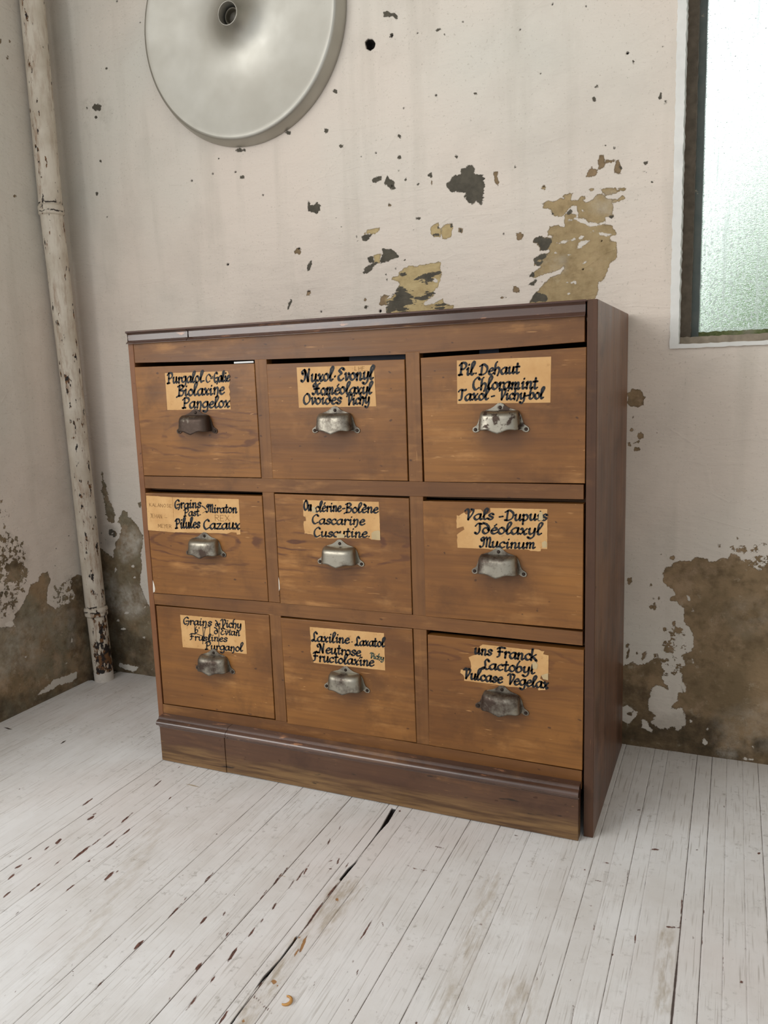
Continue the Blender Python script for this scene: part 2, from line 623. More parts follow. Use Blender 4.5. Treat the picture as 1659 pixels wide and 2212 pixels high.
def build_back_wall():
    WX, WZ = 0.9985, 0.8510
    xs = np.concatenate([[XL - .02], frames(XL, WX, .0024), frames(WX, 1.34, .0024)[1:], frames(1.34, 1.75, .006)[1:]])
    zs = np.concatenate([[-.03], frames(0, WZ, .0024), frames(WZ, 1.86, .0026)[1:], [2.1, 2.35, 2.6]])
    nu, nv = len(xs), len(zs)
    X, Z = np.meshgrid(xs, zs)
    P = np.stack([X.ravel(), np.full(X.size, YB), Z.ravel()], 1)
    m = Masks(P, WALL_NAMES)
    for n in ('speck', 'streak', 'yellow', 'damp', 'bloom'):
        m.a[n][:] = 0
    # --- dark chips
    for pts in [
        [(175, 455), (190, 455), (200, 490), (228, 495), (260, 460), (288, 500), (285, 545), (255, 570), (225, 555), (185, 545), (175, 510)],
        [(740, 265), (775, 245), (820, 240), (812, 280), (770, 298), (740, 290)],
        [(862, 225), (880, 260), (920, 285), (930, 310), (940, 355), (900, 362), (870, 330), (842, 300), (855, 270)],
        [(1215, 225), (1250, 212), (1255, 260), (1240, 262), (1215, 240)],
        [(645, 760), (680, 745), (735, 740), (715, 770), (695, 795), (650, 798)],
        [(695, 945), (740, 925), (750, 985), (705, 985)],
        [(815, 865), (900, 870), (965, 935), (900, 965), (810, 995), (800, 960), (830, 910)],
        [(660, 1050), (700, 1010), (780, 985), (740, 1050), (690, 1085), (660, 1080)],
        [(1100, 1140), (1160, 1100), (1250, 1070), (1325, 1055), (1335, 1080), (1270, 1120), (1240, 1160), (1190, 1175), (1160, 1140)],
        [(860, 1380), (900, 1300), (950, 1220), (1000, 1190), (1040, 1240), (1100, 1260), (1080, 1300), (1150, 1290), (1260, 1240), (1270, 1280), (1180, 1310), (1060, 1340), (1020, 1370), (1050, 1400), (870, 1425)],
        [(1270, 1400), (1300, 1350), (1340, 1350), (1400, 1370), (1390, 1385)],
        [(965, 1080), (1020, 1075), (1040, 1100), (980, 1105)]]:
        m.poly('dark', T1, pts)
    for pts in [
        [(15, 305), (50, 275), (90, 230), (140, 230), (145, 175), (190, 170), (205, 145), (240, 145), (265, 175), (270, 225), (325, 235), (345, 270), (345, 390), (335, 440), (315, 490), (290, 470), (265, 455), (265, 480), (235, 480), (195, 455), (175, 410), (180, 375), (110, 380), (60, 380), (25, 345)],
        [(760, 790), (820, 762), (930, 785), (910, 840), (895, 890), (835, 880), (820, 845)],
        [(770, 960), (830, 912), (900, 912), (880, 950), (800, 975)],
        [(785, 985), (850, 975), (830, 1010), (800, 1020)],
        [(732, 1090), (775, 1065), (780, 1110), (740, 1115)],
        [(725, 1180), (790, 1125), (805, 1150), (770, 1185)],
        [(735, 1330), (790, 1240), (830, 1250), (895, 1280), (890, 1325)],
        [(1050, 565), (1085, 520), (1110, 555), (1070, 580)]]:
        m.poly('dark', T2, pts)
    for x, y, a, b, r in [(600, 765, 8, 11, 0), (885, 485, 9, 10, 0), (468, 675, 6, 10, .3), (1132, 608, 20, 8, 0), (195, 1020, 15, 48, .35), (28, 1340, 9, 46, .3), (682, 1380, 12, 17, 0),
                          (860, 1120, 11, 34, -.2), (935, 1040, 9, 13, 0), (975, 75, 10, 16, 0), (1020, 268, 10, 11, 0), (1135, 310, 8, 13, .2), (965, 192, 7, 7, 0), (1010, 963, 12, 8, 0),
                          (1300, 750, 18, 13, 0), (1265, 755, 9, 12, 0), (1420, 668, 9, 11, 0), (1305, 685, 8, 10, 0), (610, 800, 5, 8, 0), (1500, 710, 6, 16, 0)]:
        m.blob('dark', T1, x, y, a, b, r)
    for x, y, a, b, r in [(612, 165, 9, 18, .1), (512, 742, 11, 9, -.5), (935, 565, 12, 16, 0), (1525, 165, 10, 20, -.3), (108, 66, 6, 10, .4), (1440, 590, 20, 14, 0)]:
        m.blob('dark', T2, x, y, a, b, r)
    for x, y, a, b in [(1447, 392, 12, 11), (1405, 567, 9, 12), (1475, 630, 9, 9), (1035, 648, 22, 9), (1045, 765, 10, 8), (946, 683, 4, 4), (420, 465, 20, 13), (415, 508, 6, 6), (418, 838, 5, 9),
                       (461, 295, 4, 4), (395, 195, 3, 4), (1245, 572, 12, 7), (435, 697, 3, 8), (376, 466, 3, 6)]:
        m.blob('dark', ZA, x, y, a, b)
    m.poly('dark', ZB, [(0, 55), (15, 48), (25, 58), (45, 55), (60, 72), (52, 88), (38, 72), (10, 78), (0, 75)])
    for x, y, a, b in [(235, 130, 11, 9), (262, 150, 4, 4), (33, 155, 9, 12), (908, 428, 11, 10), (920, 373, 7, 5), (1057, 337, 6, 5), (1217, 440, 6, 8), (397, 405, 6, 4), (67, 590, 11, 8), (67, 680, 7, 9),
                       (92, 775, 5, 7), (1195, 418, 5, 16), (1130, 703, 12, 5), (1125, 743, 13, 4), (1160, 788, 8, 4), (995, 638, 8, 5), (960, 630, 5, 5), (1075, 270, 5, 10), (315, 675, 4, 6)]:
        m.blob('dark', ZB, x, y, a, b)
    # --- screw holes
    for x, y, r in [(790, 262, 6), (905, 325, 7), (105, 868, 9), (188, 1236, 8), (768, 40, 8), (297, 1413, 8), (805, 1408, 12), (1093, 708, 5), (640, 72, 5), (425, 603, 4)]:
        m.blob('hole', T1, x, y, r, r)
    for x, y, r in [(1360, 803, 8), (1195, 1045, 8), (858, 332, 6), (512, 742, 7), (532, 1292, 4), (845, 1155, 4)]:
        m.blob('hole', T2, x, y, r, r)
    for x, y, r in [(588, 128, 4), (1053, 228, 7), (677, 318, 4), (225, 413, 5), (340, 94, 4), (33, 155, 5), (85, 468, 4), (728, 18, 4), (873, 26, 4), (145, 143, 4), (1205, 200, 3), (375, 520, 3)]:
        m.blob('hole', ZB, x, y, r, r)
    for x, y, r in [(984, 1142, 5), (918, 750, 4), (828, 780, 4), (1135, 842, 4), (505, 5, 4), (1015, 742, 4), (462, 937, 3), (1622, 660, 3), (605, 97, 3)]:
        m.blob('hole', ZA, x, y, r, r)
    m.poly('hole', ZA, [(1576, 182), (1590, 168), (1608, 170), (1620, 186), (1618, 205), (1600, 219), (1582, 210)])
    # --- old yellow coat
    for pts in [
        [(660, 745), (690, 705), (740, 695), (795, 688), (785, 720), (740, 745), (700, 745)],
        [(1240, 680), (1270, 655), (1305, 645), (1310, 690), (1325, 700), (1330, 770), (1265, 770), (1240, 740)],
        [(1325, 690), (1350, 665), (1425, 655), (1432, 690), (1415, 760), (1380, 787), (1345, 780), (1328, 745)],
        [(745, 925), (790, 905), (820, 905), (800, 990), (755, 990)],
        [(965, 1070), (1010, 1040), (1060, 1015), (1110, 1020), (1330, 980), (1325, 1040), (1340, 1075), (1320, 1150), (1300, 1200), (1260, 1240), (1275, 1280), (1210, 1310), (1190, 1360), (1280, 1330), (1345, 1295), (1350, 1340), (1430, 1360), (1430, 1395), (1200, 1410), (870, 1450), (850, 1390), (880, 1350), (860, 1310), (930, 1260), (970, 1200), (965, 1150), (900, 1135), (910, 1110), (960, 1100)]]:
        m.poly('bare', T1, pts)
        m.fade('yellow', T1, pts, 6, 1.0)
    m.fade('streak', T1, [(870, 1180), (1280, 1100), (1270, 1330), (1400, 1360), (1400, 1420), (860, 1430)], 8, 1.0)
    m.fade('streak', T2, [(150, 220), (345, 230), (345, 440), (180, 430)], 6, .6)
    m.poly('white', T1, [(1250, 1160), (1270, 1120), (1300, 1130), (1295, 1160)])
    m.poly('white', T1, [(1192, 1330), (1270, 1292), (1345, 1296), (1285, 1332), (1192, 1358)])
    # --- tan plaster spots
    for x, y, a, b, r in [(905, 325, 28, 32, 0), (1250, 298, 8, 28, 0), (95, 890, 28, 28, 0), (188, 1250, 24, 26, 0), (675, 1305, 16, 12, 0), (1500, 710, 16, 20, 0), (885, 490, 14, 16, 0)]:
        m.blob('bare', T1, x, y, a, b, r)
    m.poly('bare', T1, [(805, 1280), (850, 1265), (880, 1275), (860, 1310), (865, 1355), (800, 1355)])
    for x, y, a, b, r in [(858, 338, 20, 20, 0), (650, 760, 30, 32, 0), (620, 1220, 26, 28, 0), (500, 1290, 12, 8, 0), (140, 705, 18, 22, 0), (1275, 360, 18, 16, 0), (1240, 630, 7, 7, 0)]:
        m.blob('bare', T2, x, y, a, b, r)
    for pts in [
        [(425, 210), (455, 205), (462, 250), (475, 330), (455, 325), (428, 285)],
        [(1230, 210), (1270, 165), (1320, 190), (1315, 225), (1270, 245), (1228, 250)],
        [(1325, 110), (1345, 60), (1375, 55), (1385, 110), (1385, 170), (1330, 180)],
        [(1385, 105), (1500, 100), (1505, 125), (1390, 128)],
        [(1480, 100), (1500, 100), (1535, 160), (1520, 225), (1470, 225), (1465, 165)],
        [(1340, 350), (1480, 342), (1505, 375), (1410, 420), (1360, 380)],
        [(1500, 345), (1575, 345), (1560, 370), (1510, 365)],
        [(1430, 450), (1490, 440), (1540, 410), (1575, 430), (1500, 470), (1450, 470)],
        [(845, 475), (895, 455), (945, 460), (1040, 430), (1030, 410), (1075, 395), (1110, 390), (1095, 430), (1095, 450), (1150, 450), (1180, 420), (1215, 415), (1220, 440), (1190, 440), (1200, 465), (1245, 465), (1290, 430), (1340, 390), (1400, 430), (1450, 450), (1460, 600), (1400, 600), (1390, 640), (1320, 650), (1250, 640), (1220, 605), (1160, 605), (1150, 560), (1140, 500), (1100, 495), (1085, 520), (1050, 560), (1020, 595), (960, 595), (925, 570), (920, 530), (880, 520), (850, 520)],
        [(1035, 560), (1085, 560), (1140, 575), (1180, 645), (1290, 655), (1440, 660), (1490, 745), (1430, 760), (1432, 805), (1480, 815), (1503, 920), (1485, 962), (1432, 990), (1410, 1040), (1395, 1110), (1330, 1165), (1330, 1250), (1265, 1330), (735, 1380), (735, 1320), (790, 1245), (900, 1130), (1010, 1080), (1040, 1040), (1030, 1025), (960, 1070), (890, 1090), (870, 1090), (780, 1120), (735, 1110), (740, 1085), (800, 1050), (830, 1020), (780, 1010), (790, 985), (770, 960), (830, 915), (900, 905), (905, 890), (830, 880), (815, 850), (765, 800), (765, 780), (830, 762), (930, 780), (940, 755), (895, 755), (890, 720), (915, 680), (980, 665), (1040, 685)]]:
        m.poly('bare', T2, pts)
    for pts in [[(1100, 500), (1140, 510), (1150, 590), (1100, 520)], [(1140, 870), (1155, 815), (1250, 800), (1180, 865)]]:
        m.poly('white', T2, pts)
    for s in [(970, 825, 1130, 788, 12), (920, 908, 985, 908, 13), (1045, 930, 1092, 917, 13), (1185, 1000, 1237, 983, 13), (1050, 1165, 1140, 1158, 12), (1242, 1210, 1277, 1188, 12), (1058, 1265, 1097, 1256, 12),
              (1265, 728, 1305, 703, 10), (1112, 717, 1142, 705, 9), (1060, 632, 1150, 610, 14), (1150, 615, 1240, 650, 22), (1230, 652, 1330, 668, 22), (1320, 665, 1405, 640, 14), (1320, 735, 1440, 752, 20), (1180, 540, 1210, 545, 9), (1165, 780, 1200, 765, 9)]:
        m.slit('white', T2, *s)
    m.fade('bloom', T2, [(1260, 400), (1460, 400), (1460, 560), (1280, 540)], 12, .45)
    m.fade('bloom', T2, [(840, 980), (1040, 950), (1040, 1060), (840, 1090)], 12, .35)
    m.fade('yellow', T2, [(720, 340), (1580, 330), (1600, 700), (1520, 1000), (1330, 1340), (730, 1340), (880, 700)], 20, .48)
    # --- right-hand bottom: the plaster laid bare
    m.poly('bare', T3, [(470, 345), (500, 310), (550, 305), (560, 275), (620, 255), (720, 260), (760, 225), (870, 240), (880, 265), (940, 265), (1000, 230), (1050, 240), (1090, 190), (1130, 210), (1150, 245), (1180, 250), (1260, 300), (1320, 330), (1350, 345), (1390, 310), (1380, 240), (1415, 215), (1560, 205), (2100, 130), (2700, 260), (3600, 180), (3600, 2900), (1560, 2160), (20, 1960), (20, 1310), (62, 1270), (100, 1210), (180, 1175), (240, 1195), (310, 1190), (370, 1150), (420, 1150), (450, 1200), (470, 1260), (470, 1320), (490, 1370), (520, 1380), (510, 1430), (460, 1400), (400, 1370), (370, 1400), (365, 1450), (335, 1530), (340, 1600), (400, 1650), (370, 1720), (450, 1780), (560, 1750), (600, 1810), (640, 1750), (670, 1740), (660, 1620), (640, 1580), (540, 1590), (530, 1560), (600, 1530), (610, 1450), (650, 1440), (640, 1300), (620, 1260), (660, 1180), (660, 1080), (740, 1040), (740, 920), (700, 860), (660, 800), (660, 680), (610, 660), (590, 625), (530, 615), (540, 590), (580, 570), (560, 520), (500, 480), (465, 430)])
    for pts in [[(470, 850), (715, 840), (735, 1060), (650, 1290), (490, 1350), (440, 1200), (330, 1090), (420, 1050), (470, 950)], [(1000, 110), (1480, 60), (1480, 260), (1350, 340), (1150, 250), (1060, 180)]]:
        q = [zz(T3, *p) for p in pts]
        i = m._sub(q)
        s = sdf_poly(m.u[i], m.v[i], q)
        ins = np.clip(s / 10 + .3, 0, 1)
        m.a['speck'][i] = np.maximum(m.a['speck'][i], ins)
        m.a['bare'][i] = np.where(s > -4, np.maximum(m.a['bare'][i], -.0040 - .012 * (1 - ins)), m.a['bare'][i])
    m.fade('speck', T3, [(60, 1250), (480, 1180), (680, 1440), (680, 1760), (300, 1820), (60, 1700)], 10, .14)
    for pts in [[(80, 1590), (150, 1555), (240, 1620), (230, 1660), (190, 1680), (150, 1740), (75, 1670)], [(270, 1690), (310, 1690), (370, 1780), (370, 1810), (280, 1760)]]:
        m.poly('white', T3, pts)
    for x, y, a, b in [(840, 1895, 22, 28), (720, 1705, 9, 10), (80, 1835, 18, 14), (1270, 1942, 14, 12), (700, 600, 10, 30), (742, 710, 10, 24), (735, 1150, 6, 40), (655, 1400, 9, 50), (870, 1775, 8, 5)]:
        m.blob('white', T3, x, y, a, b, -.2)
    m.cut('white', T3, [(145, 1620), (190, 1620), (185, 1650), (140, 1650)])
    m.slit('white', T3, 1180, 2040, 1285, 2048, 8)
    for x, y, a, b, r in [(165, 440, 18, 32, .5), (390, 665, 15, 42, -.1), (383, 605, 14, 20, 0), (355, 675, 12, 14, 0), (432, 602, 8, 15, 0), (360, 482, 11, 18, .2), (555, 228, 26, 18, 0), (565, 830, 14, 34, .3), (482, 874, 10, 8, 0),
                          (150, 1022, 17, 20, 0), (150, 1090, 12, 44, .2), (232, 1096, 12, 18, -.3), (298, 1110, 20, 48, .4), (88, 1170, 8, 8, 0), (450, 205, 5, 5, 0), (495, 205, 5, 9, 0), (620, 925, 20, 10, 0), (620, 885, 18, 10, 0), (530, 990, 9, 16, 0), (570, 968, 15, 8, 0),
                          (1140, 60, 9, 22, -.3), (1300, 90, 7, 18, .2), (985, 130, 11, 17, -.4)]:
        m.blob('bare', T3, x, y, a, b, r)
    # stains above the cabinet on its right
    m.poly('bare', (1259, 600, .4975), [(190, 500), (215, 482), (250, 490), (265, 512), (280, 520), (262, 530), (265, 552), (240, 562), (210, 560), (190, 545), (196, 520)])
    for x, y, a, b, r in [(250, 685, 12, 14, .4), (235, 712, 20, 7, -.4), (205, 722, 7, 10, .3), (235, 742, 12, 8, 0), (210, 662, 5, 4, 0), (322, 672, 3, 3, 0), (295, 690, 3, 3, 0), (218, 604, 6, 8, 0)]:
        m.blob('bare', (1259, 600, .4975), x, y, a, b, r)
    m.fade('speck', (1259, 600, .4975), [(180, 640), (290, 640), (290, 770), (180, 770)], 12, .1)
    # efflorescence and damp
    m.fade('bloom', T3, [(960, 1990), (1040, 1930), (1090, 1960), (1100, 2020), (980, 2005)], 14, .8)
    m.fade('bloom', T3, [(1150, 720), (1300, 700), (1360, 800), (1200, 830)], 40, .28)
    m.fade('bloom', T3, [(1220, 1620), (1400, 1560), (1415, 1900), (1000, 1880), (1000, 1700)], 30, .3)
    m.fade('damp', T3, [(40, 1330), (160, 1330), (330, 1460), (330, 1560), (380, 1660), (370, 1760), (20, 1800)], 30, .62)
    m.fade('damp', T3, [(640, 1650), (960, 1720), (1000, 1820), (900, 1960), (600, 1900), (100, 1860), (40, 1800)], 24, .8)
    m.fade('damp', T3, [(20, 1870), (1500, 2020), (1500, 2150), (20, 1960)], 18, .66)
    m.fade('damp', T3, [(1310, 1900), (1480, 1880), (1480, 2100), (1300, 2000)], 20, .8)
    m.fade('damp', T3, [(560, 380), (1110, 350), (1110, 430), (900, 460)], 34, .34)
    # --- beside the pipe
    m.poly('bare', T4, [(900, 430), (930, 430), (1000, 490), (1080, 550), (1100, 430), (1150, 340), (1160, 250), (1130, 210), (1160, 150), (1180, 105), (1220, 115), (1225, 160), (1290, 210), (1340, 290), (1370, 340), (1360, 450), (1345, 560), (1360, 620), (1350, 700), (1340, 800), (1360, 860), (1420, 1000), (1520, 1090), (1700, 1060), (2050, 1240), (2600, 1210), (3200, 1420), (4100, 1380), (4900, 1560), (5400, 1480), (5900, 1560), (5900, 2560), (900, 1600)])
    m.poly('bare', T5, [(490, 900), (500, 980), (530, 1080), (555, 1130), (540, 1180), (515, 1160), (500, 1080), (485, 1000)])
    m.fade('speck', T5, [(480, 880), (560, 1080), (590, 1260), (510, 1260), (470, 1000)], 14, .22)
    m.poly('bare', T4, [(1320, 30), (1345, 15), (1350, 70), (1330, 65)])
    m.blob('dark', T4, 1060, 305, 22, 30)
    m.blob('dark', T4, 1085, 335, 14, 20)
    m.blob('bare', T4, 1105, 330, 16, 22)
    for x, y, r in [(970, 318, 5), (935, 325, 4), (965, 412, 5), (1010, 380, 4)]:
        m.blob('hole', T4, x, y, r, r)
    m.fade('damp', T4, [(1040, 260), (1100, 270), (1090, 400), (1050, 400)], 16, 1.0)
    m.fade('bloom', T4, [(1180, 330), (1270, 300), (1330, 380), (1280, 500), (1200, 560), (1170, 450)], 14, 1.0)
    m.fade('bloom', T4, [(1100, 880), (1390, 850), (1400, 1000), (1300, 1080), (1180, 1070), (1060, 980)], 18, .85)
    m.fade('bloom', T4, [(1010, 700), (1090, 760), (1110, 900), (1020, 960)], 14, .7)
    m.fade('speck', T4, [(1050, 1020), (1460, 1040), (1460, 1300), (1100, 1300)], 12, .2)
    for x, y, a, b in [(1105, 670, 8, 26), (1275, 632, 12, 9), (1290, 740, 9, 5), (1130, 1150, 10, 7), (1210, 1080, 26, 9), (1385, 1025, 10, 8), (1180, 1235, 24, 8), (1380, 1310, 8, 10), (1455, 1615, 7, 7)]:
        m.blob('white', T4, x, y, a, b)
    m.poly('white', T4, [(1140, 1560), (1220, 1570), (1320, 1600), (1300, 1640), (1200, 1620), (1140, 1590)])
    m.fade('damp', T4, [(960, 800), (1060, 960), (1100, 1200), (1300, 1300), (1480, 1400), (1480, 1700), (980, 1640)], 40, .62)
    m.fade('damp', T4, [(920, 430), (1000, 600), (1000, 900), (960, 900)], 14, .6)
    # grime smudges on the paint round the chip left of the lamp
    m.fade('damp', ZA, [(340, 440), (480, 430), (490, 560), (360, 600)], 18, .30)
    m.a['damp'] = np.maximum(m.a['damp'], np.clip(.5 - P[:, 2] / .12, 0, .45) * (P[:, 0] < 1.4))
    # gentle out-of-true of old plaster and the drilled hole
    n = len(P)
    Y = P[:, 1] + .0012 * np.sin(P[:, 0] * 7.3 + 1.0) * np.sin(P[:, 2] * 5.1)
    Y = Y + np.clip(m.a['hole'] / .004, 0, 1) * .02
    P[:, 1] = Y
    fx = (X[:-1, :-1] + X[1:, 1:]).ravel() / 2
    fz = (Z[:-1, :-1] + Z[1:, 1:]).ravel() / 2
    keep = ~((fx > WX) & (fz > WZ))
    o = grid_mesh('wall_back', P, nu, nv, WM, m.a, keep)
    o['kind'] = 'structure'
    return o


def build_left_wall():
    ys = np.concatenate([frames(-.55, -.125, .006), frames(-.12, YB, .0026), [YB + .02]])
    zs = np.concatenate([[-.03], frames(0, 1.86, .0026), [2.1, 2.35, 2.6]])
    nu, nv = len(ys), len(zs)
    Yg, Z = np.meshgrid(ys, zs)
    P = np.stack([np.full(Yg.size, XL), Yg.ravel(), Z.ravel()], 1)
    m = Masks(P, WALL_NAMES)
    for n in ('speck', 'streak', 'yellow', 'damp', 'bloom'):
        m.a[n][:] = 0
    m.poly('bare', T4, [(-3000, 1500), (-1200, 1330), (-700, 1200), (-420, 1290), (-260, 1210), (-60, 1230), (0, 1220), (60, 1220), (130, 1160), (170, 1080), (240, 970), (300, 810), (370, 780), (400, 700), (460, 690), (490, 770), (460, 830), (450, 980), (490, 1010), (540, 1050), (600, 990), (650, 990), (690, 950), (690, 900), (670, 850), (690, 750), (740, 710), (800, 730), (1060, 730), (1120, 1700), (0, 2240), (-260, 2400), (-3000, 3800)])
    m.poly('bare', T4, [(60, 620), (130, 560), (220, 600), (270, 680), (220, 770), (130, 810), (60, 770)])
    for pts, lev in [([(-900, 300), (-400, 420), (-200, 320), (60, 290), (200, 330), (290, 460), (270, 620), (300, 700), (250, 900), (150, 1100), (-60, 1200), (-900, 1300)], -.0012), ([(500, 790), (640, 750), (800, 760), (830, 960), (700, 960), (560, 1030), (490, 1000)], -.0020), ([(-600, 0), (-200, -60), (0, -60), (100, 60), (130, 200), (60, 330), (-200, 350)], -.0055)]:
        q = [zz(T4, *p) for p in pts]
        i = m._sub(q)
        s = sdf_poly(m.u[i], m.v[i], q)
        ins = np.clip(s / 12 + .3, 0, 1)
        m.a['speck'][i] = np.maximum(m.a['speck'][i], ins)
        m.a['bare'][i] = np.where(s > -4, np.maximum(m.a['bare'][i], lev - .012 * (1 - ins)), m.a['bare'][i])
    m.poly('white', T4, [(360, 1860), (430, 1800), (520, 1720), (600, 1690), (740, 1640), (740, 1700), (660, 1750), (560, 1770), (470, 1830), (370, 1870)])
    for x, y, a, b in [(100, 1190, 45, 28), (690, 1340, 8, 26), (250, 1500, 10, 8), (640, 1560, 6, 5)]:
        m.blob('white', T4, x, y, a, b)
    m.fade('bloom', T4, [(60, 1260), (230, 1200), (340, 1400), (250, 1520), (120, 1480)], 40, .55)
    m.fade('bloom', T4, [(400, 1130), (560, 1080), (600, 1200), (420, 1260)], 36, .35)
    m.fade('bloom', T4, [(-60, 1500), (80, 1480), (60, 1700), (-60, 1700)], 30, .5)
    m.fade('bloom', T4, [(650, 1060), (700, 1060), (700, 1400), (660, 1400)], 8, .5)
    m.fade('damp', T4, [(660, 980), (840, 960), (1000, 1640), (760, 1560), (690, 1400)], 26, .62)
    m.fade('damp', T4, [(-60, 1900), (300, 1880), (700, 1760), (900, 1560), (1060, 1640), (0, 2200)], 40, .66)
    m.fade('damp', T4, [(660, 740), (820, 740), (840, 960), (740, 950)], 16, .7)
    m.fade('damp', T4, [(-100, 880), (140, 860), (160, 1110), (40, 1210), (-100, 1200)], 20, .7)
    m.fade('damp', T4, [(60, 330), (250, 420), (270, 640), (60, 620)], 20, .55)
    for x, y, r in [(660, 342, 5), (530, 628, 5), (540, 465, 6)]:
        m.blob('hole', T4, x, y, r, r)
    m.blob('bare', ZP, 5, 395, 14, 26)
    for x, y, a, b in [(150, 1875, 13, 9), (75, 550, 8, 18), (97, 395, 5, 10)]:
        m.blob('bare', ZP, x, y, a, b)
    P[:, 0] = P[:, 0] - .0012 * (1 + np.sin(P[:, 1] * 9.3 + 1.0) * np.sin(P[:, 2] * 5.7))
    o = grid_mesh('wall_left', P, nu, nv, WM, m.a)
    o['kind'] = 'structure'
    return o


# ------------------------------------------------------------------ floor
SEAMS = [(-.2055, .3), (-.176, .3), (-.147, .45), (-.117, .3), (-.087, .3), (-.0570, .45), (-.0281, .8), (.0013, 1.0), (.033, .45), (.0635, .25), (.094, .55), (.1217, .85), (.150, .5), (.1785, .3), (.2075, .35), (.236, .25), (.265, .2), (.2936, .75), (.3213, .3), (.3501, .9),
         (.378, .2), (.4055, .55), (.4325, .25), (.4594, 1.0), (.487, .5), (.514, .35), (.5385, .9), (.5577, 1.0), (.5865, .7), (.616, .25), (.645, .3), (.674, .55), (.7012, .95), (.7295, .3), (.7576, .8), (.7855, .35), (.8136, .65), (.8425, .25), (.8718, .25), (.8985, .6),
         (.9287, .75), (.958, .5), (.9887, .8), (1.0157, .55), (1.045, .25), (1.0735, 1.0), (1.1026, 1.0), (1.1309, .55), (1.1603, .5), (1.1891, .8), (1.218, .4), (1.247, .4), (1.276, .4)]


def floor_material():
    k = NT('worn_white_boards')
    co = k.coord()
    seam, chip, grime, tone, ang = (k.attr(n) for n in ('seam', 'chip', 'grime', 'tone', 'ochre'))
    st = k.noise(k.mapping(co, (60, 5, 1)), 1.0, 5, .62)
    st2 = k.noise(k.mapping(co, (320, 14, 1)), 1.0, 4, .6)
    mid = k.noise(co, 6, 6, .65)
    col = k.mix(tone, S(238, 238, 238), S(231, 230, 229))
    col = k.mix(k.math('MULTIPLY', k.rng(mid, .42, .72), .45), col, S(196, 189, 180))
    col = k.mix(k.math('MULTIPLY', k.rng(k.noise(co, 2.4, 3), .5, .7), .4), col, S(226, 216, 212))
    sc = k.math('MULTIPLY', k.rng(st2, .52, .74), k.rng(k.noise(co, 9, 6, .65), .46, .64))
    col = k.mix(k.math('MULTIPLY', sc, .42), col, S(150, 144, 135))
    blot = k.math('MULTIPLY', k.rng(k.noise(co, 70, 5, .7), .56, .7), k.rng(k.noise(co, 7, 5, .6), .46, .6))
    col = k.mix(k.math('MULTIPLY', blot, .6), col, S(138, 131, 121))
    # fine scratches in all directions
    for r, s in ((.5, 1.0), (-.9, 1.0), (1.35, .9)):
        q = k.noise(k.mapping(co, (260, 9, 1), rot=(0, 0, r)), 1.0, 1, .5)
        col = k.mix(k.math('MULTIPLY', k.rng(q, .67, .74), .42 * s), col, S(150, 140, 128))
    col = k.mix(k.math('MULTIPLY', grime, k.rng(k.noise(k.mapping(co, (90, 22, 1)), 1.0, 5, .65), .42, .66)), col, S(172, 158, 136))
    # flecks where the paint has gone: red-brown primer, and bare dark wood
    fl = k.noise(k.mapping(co, (210, 62, 1)), 1.0, 3, .6)
    zone = k.rng(k.noise(co, 8, 4), .50, .62)
    fleck = k.math('MULTIPLY', k.rng(fl, .685, .71), zone)
    jag = k.math('MULTIPLY', k.math('SUBTRACT', k.noise(k.mapping(co, (300, 110, 1)), 1.0, 4, .6), .5), .0030)
    cm = k.rng(k.math('ADD', chip, jag), -.0004, .0004)
    brown = k.mix(k.rng(k.noise(co, 160, 3), .4, .62), S(122, 86, 76), S(82, 58, 52))
    brown = k.mix(ang, brown, S(168, 126, 84))
    col = k.mix(k.math('MULTIPLY', fleck, .8), col, S(112, 88, 80))
    col = k.mix(cm, col, brown)
    # seams, broken up by the paint that bridges them
    br = k.noise(k.mapping(co, (1, 26, 1)), 1.0, 5, .7)
    sm = k.rng(k.math('ADD', seam, k.math('MULTIPLY', k.math('SUBTRACT', br, .5), 1.1)), .42, .72)
    col = k.mix(sm, col, S(64, 52, 50))
    col = k.mix(k.math('MULTIPLY', k.rng(seam, .04, .5), .22), col, S(165, 150, 142))
    col = k.mix(k.rng(k.attr('gap'), -.0006, .0006), col, S(34, 29, 29))
    h = k.math('ADD', k.math('MULTIPLY', st, .0006), k.math('MULTIPLY', st2, .00025))
    h = k.math('SUBTRACT', h, k.math('MULTIPLY', k.math('MAXIMUM', cm, fleck), .0005))
    h = k.math('SUBTRACT', h, k.math('MULTIPLY', sm, .0008))
    return k.fin(col, k.rng(mid, .3, .7, .46, .66), k.bump(h, 1.0, .6), spec=.35)


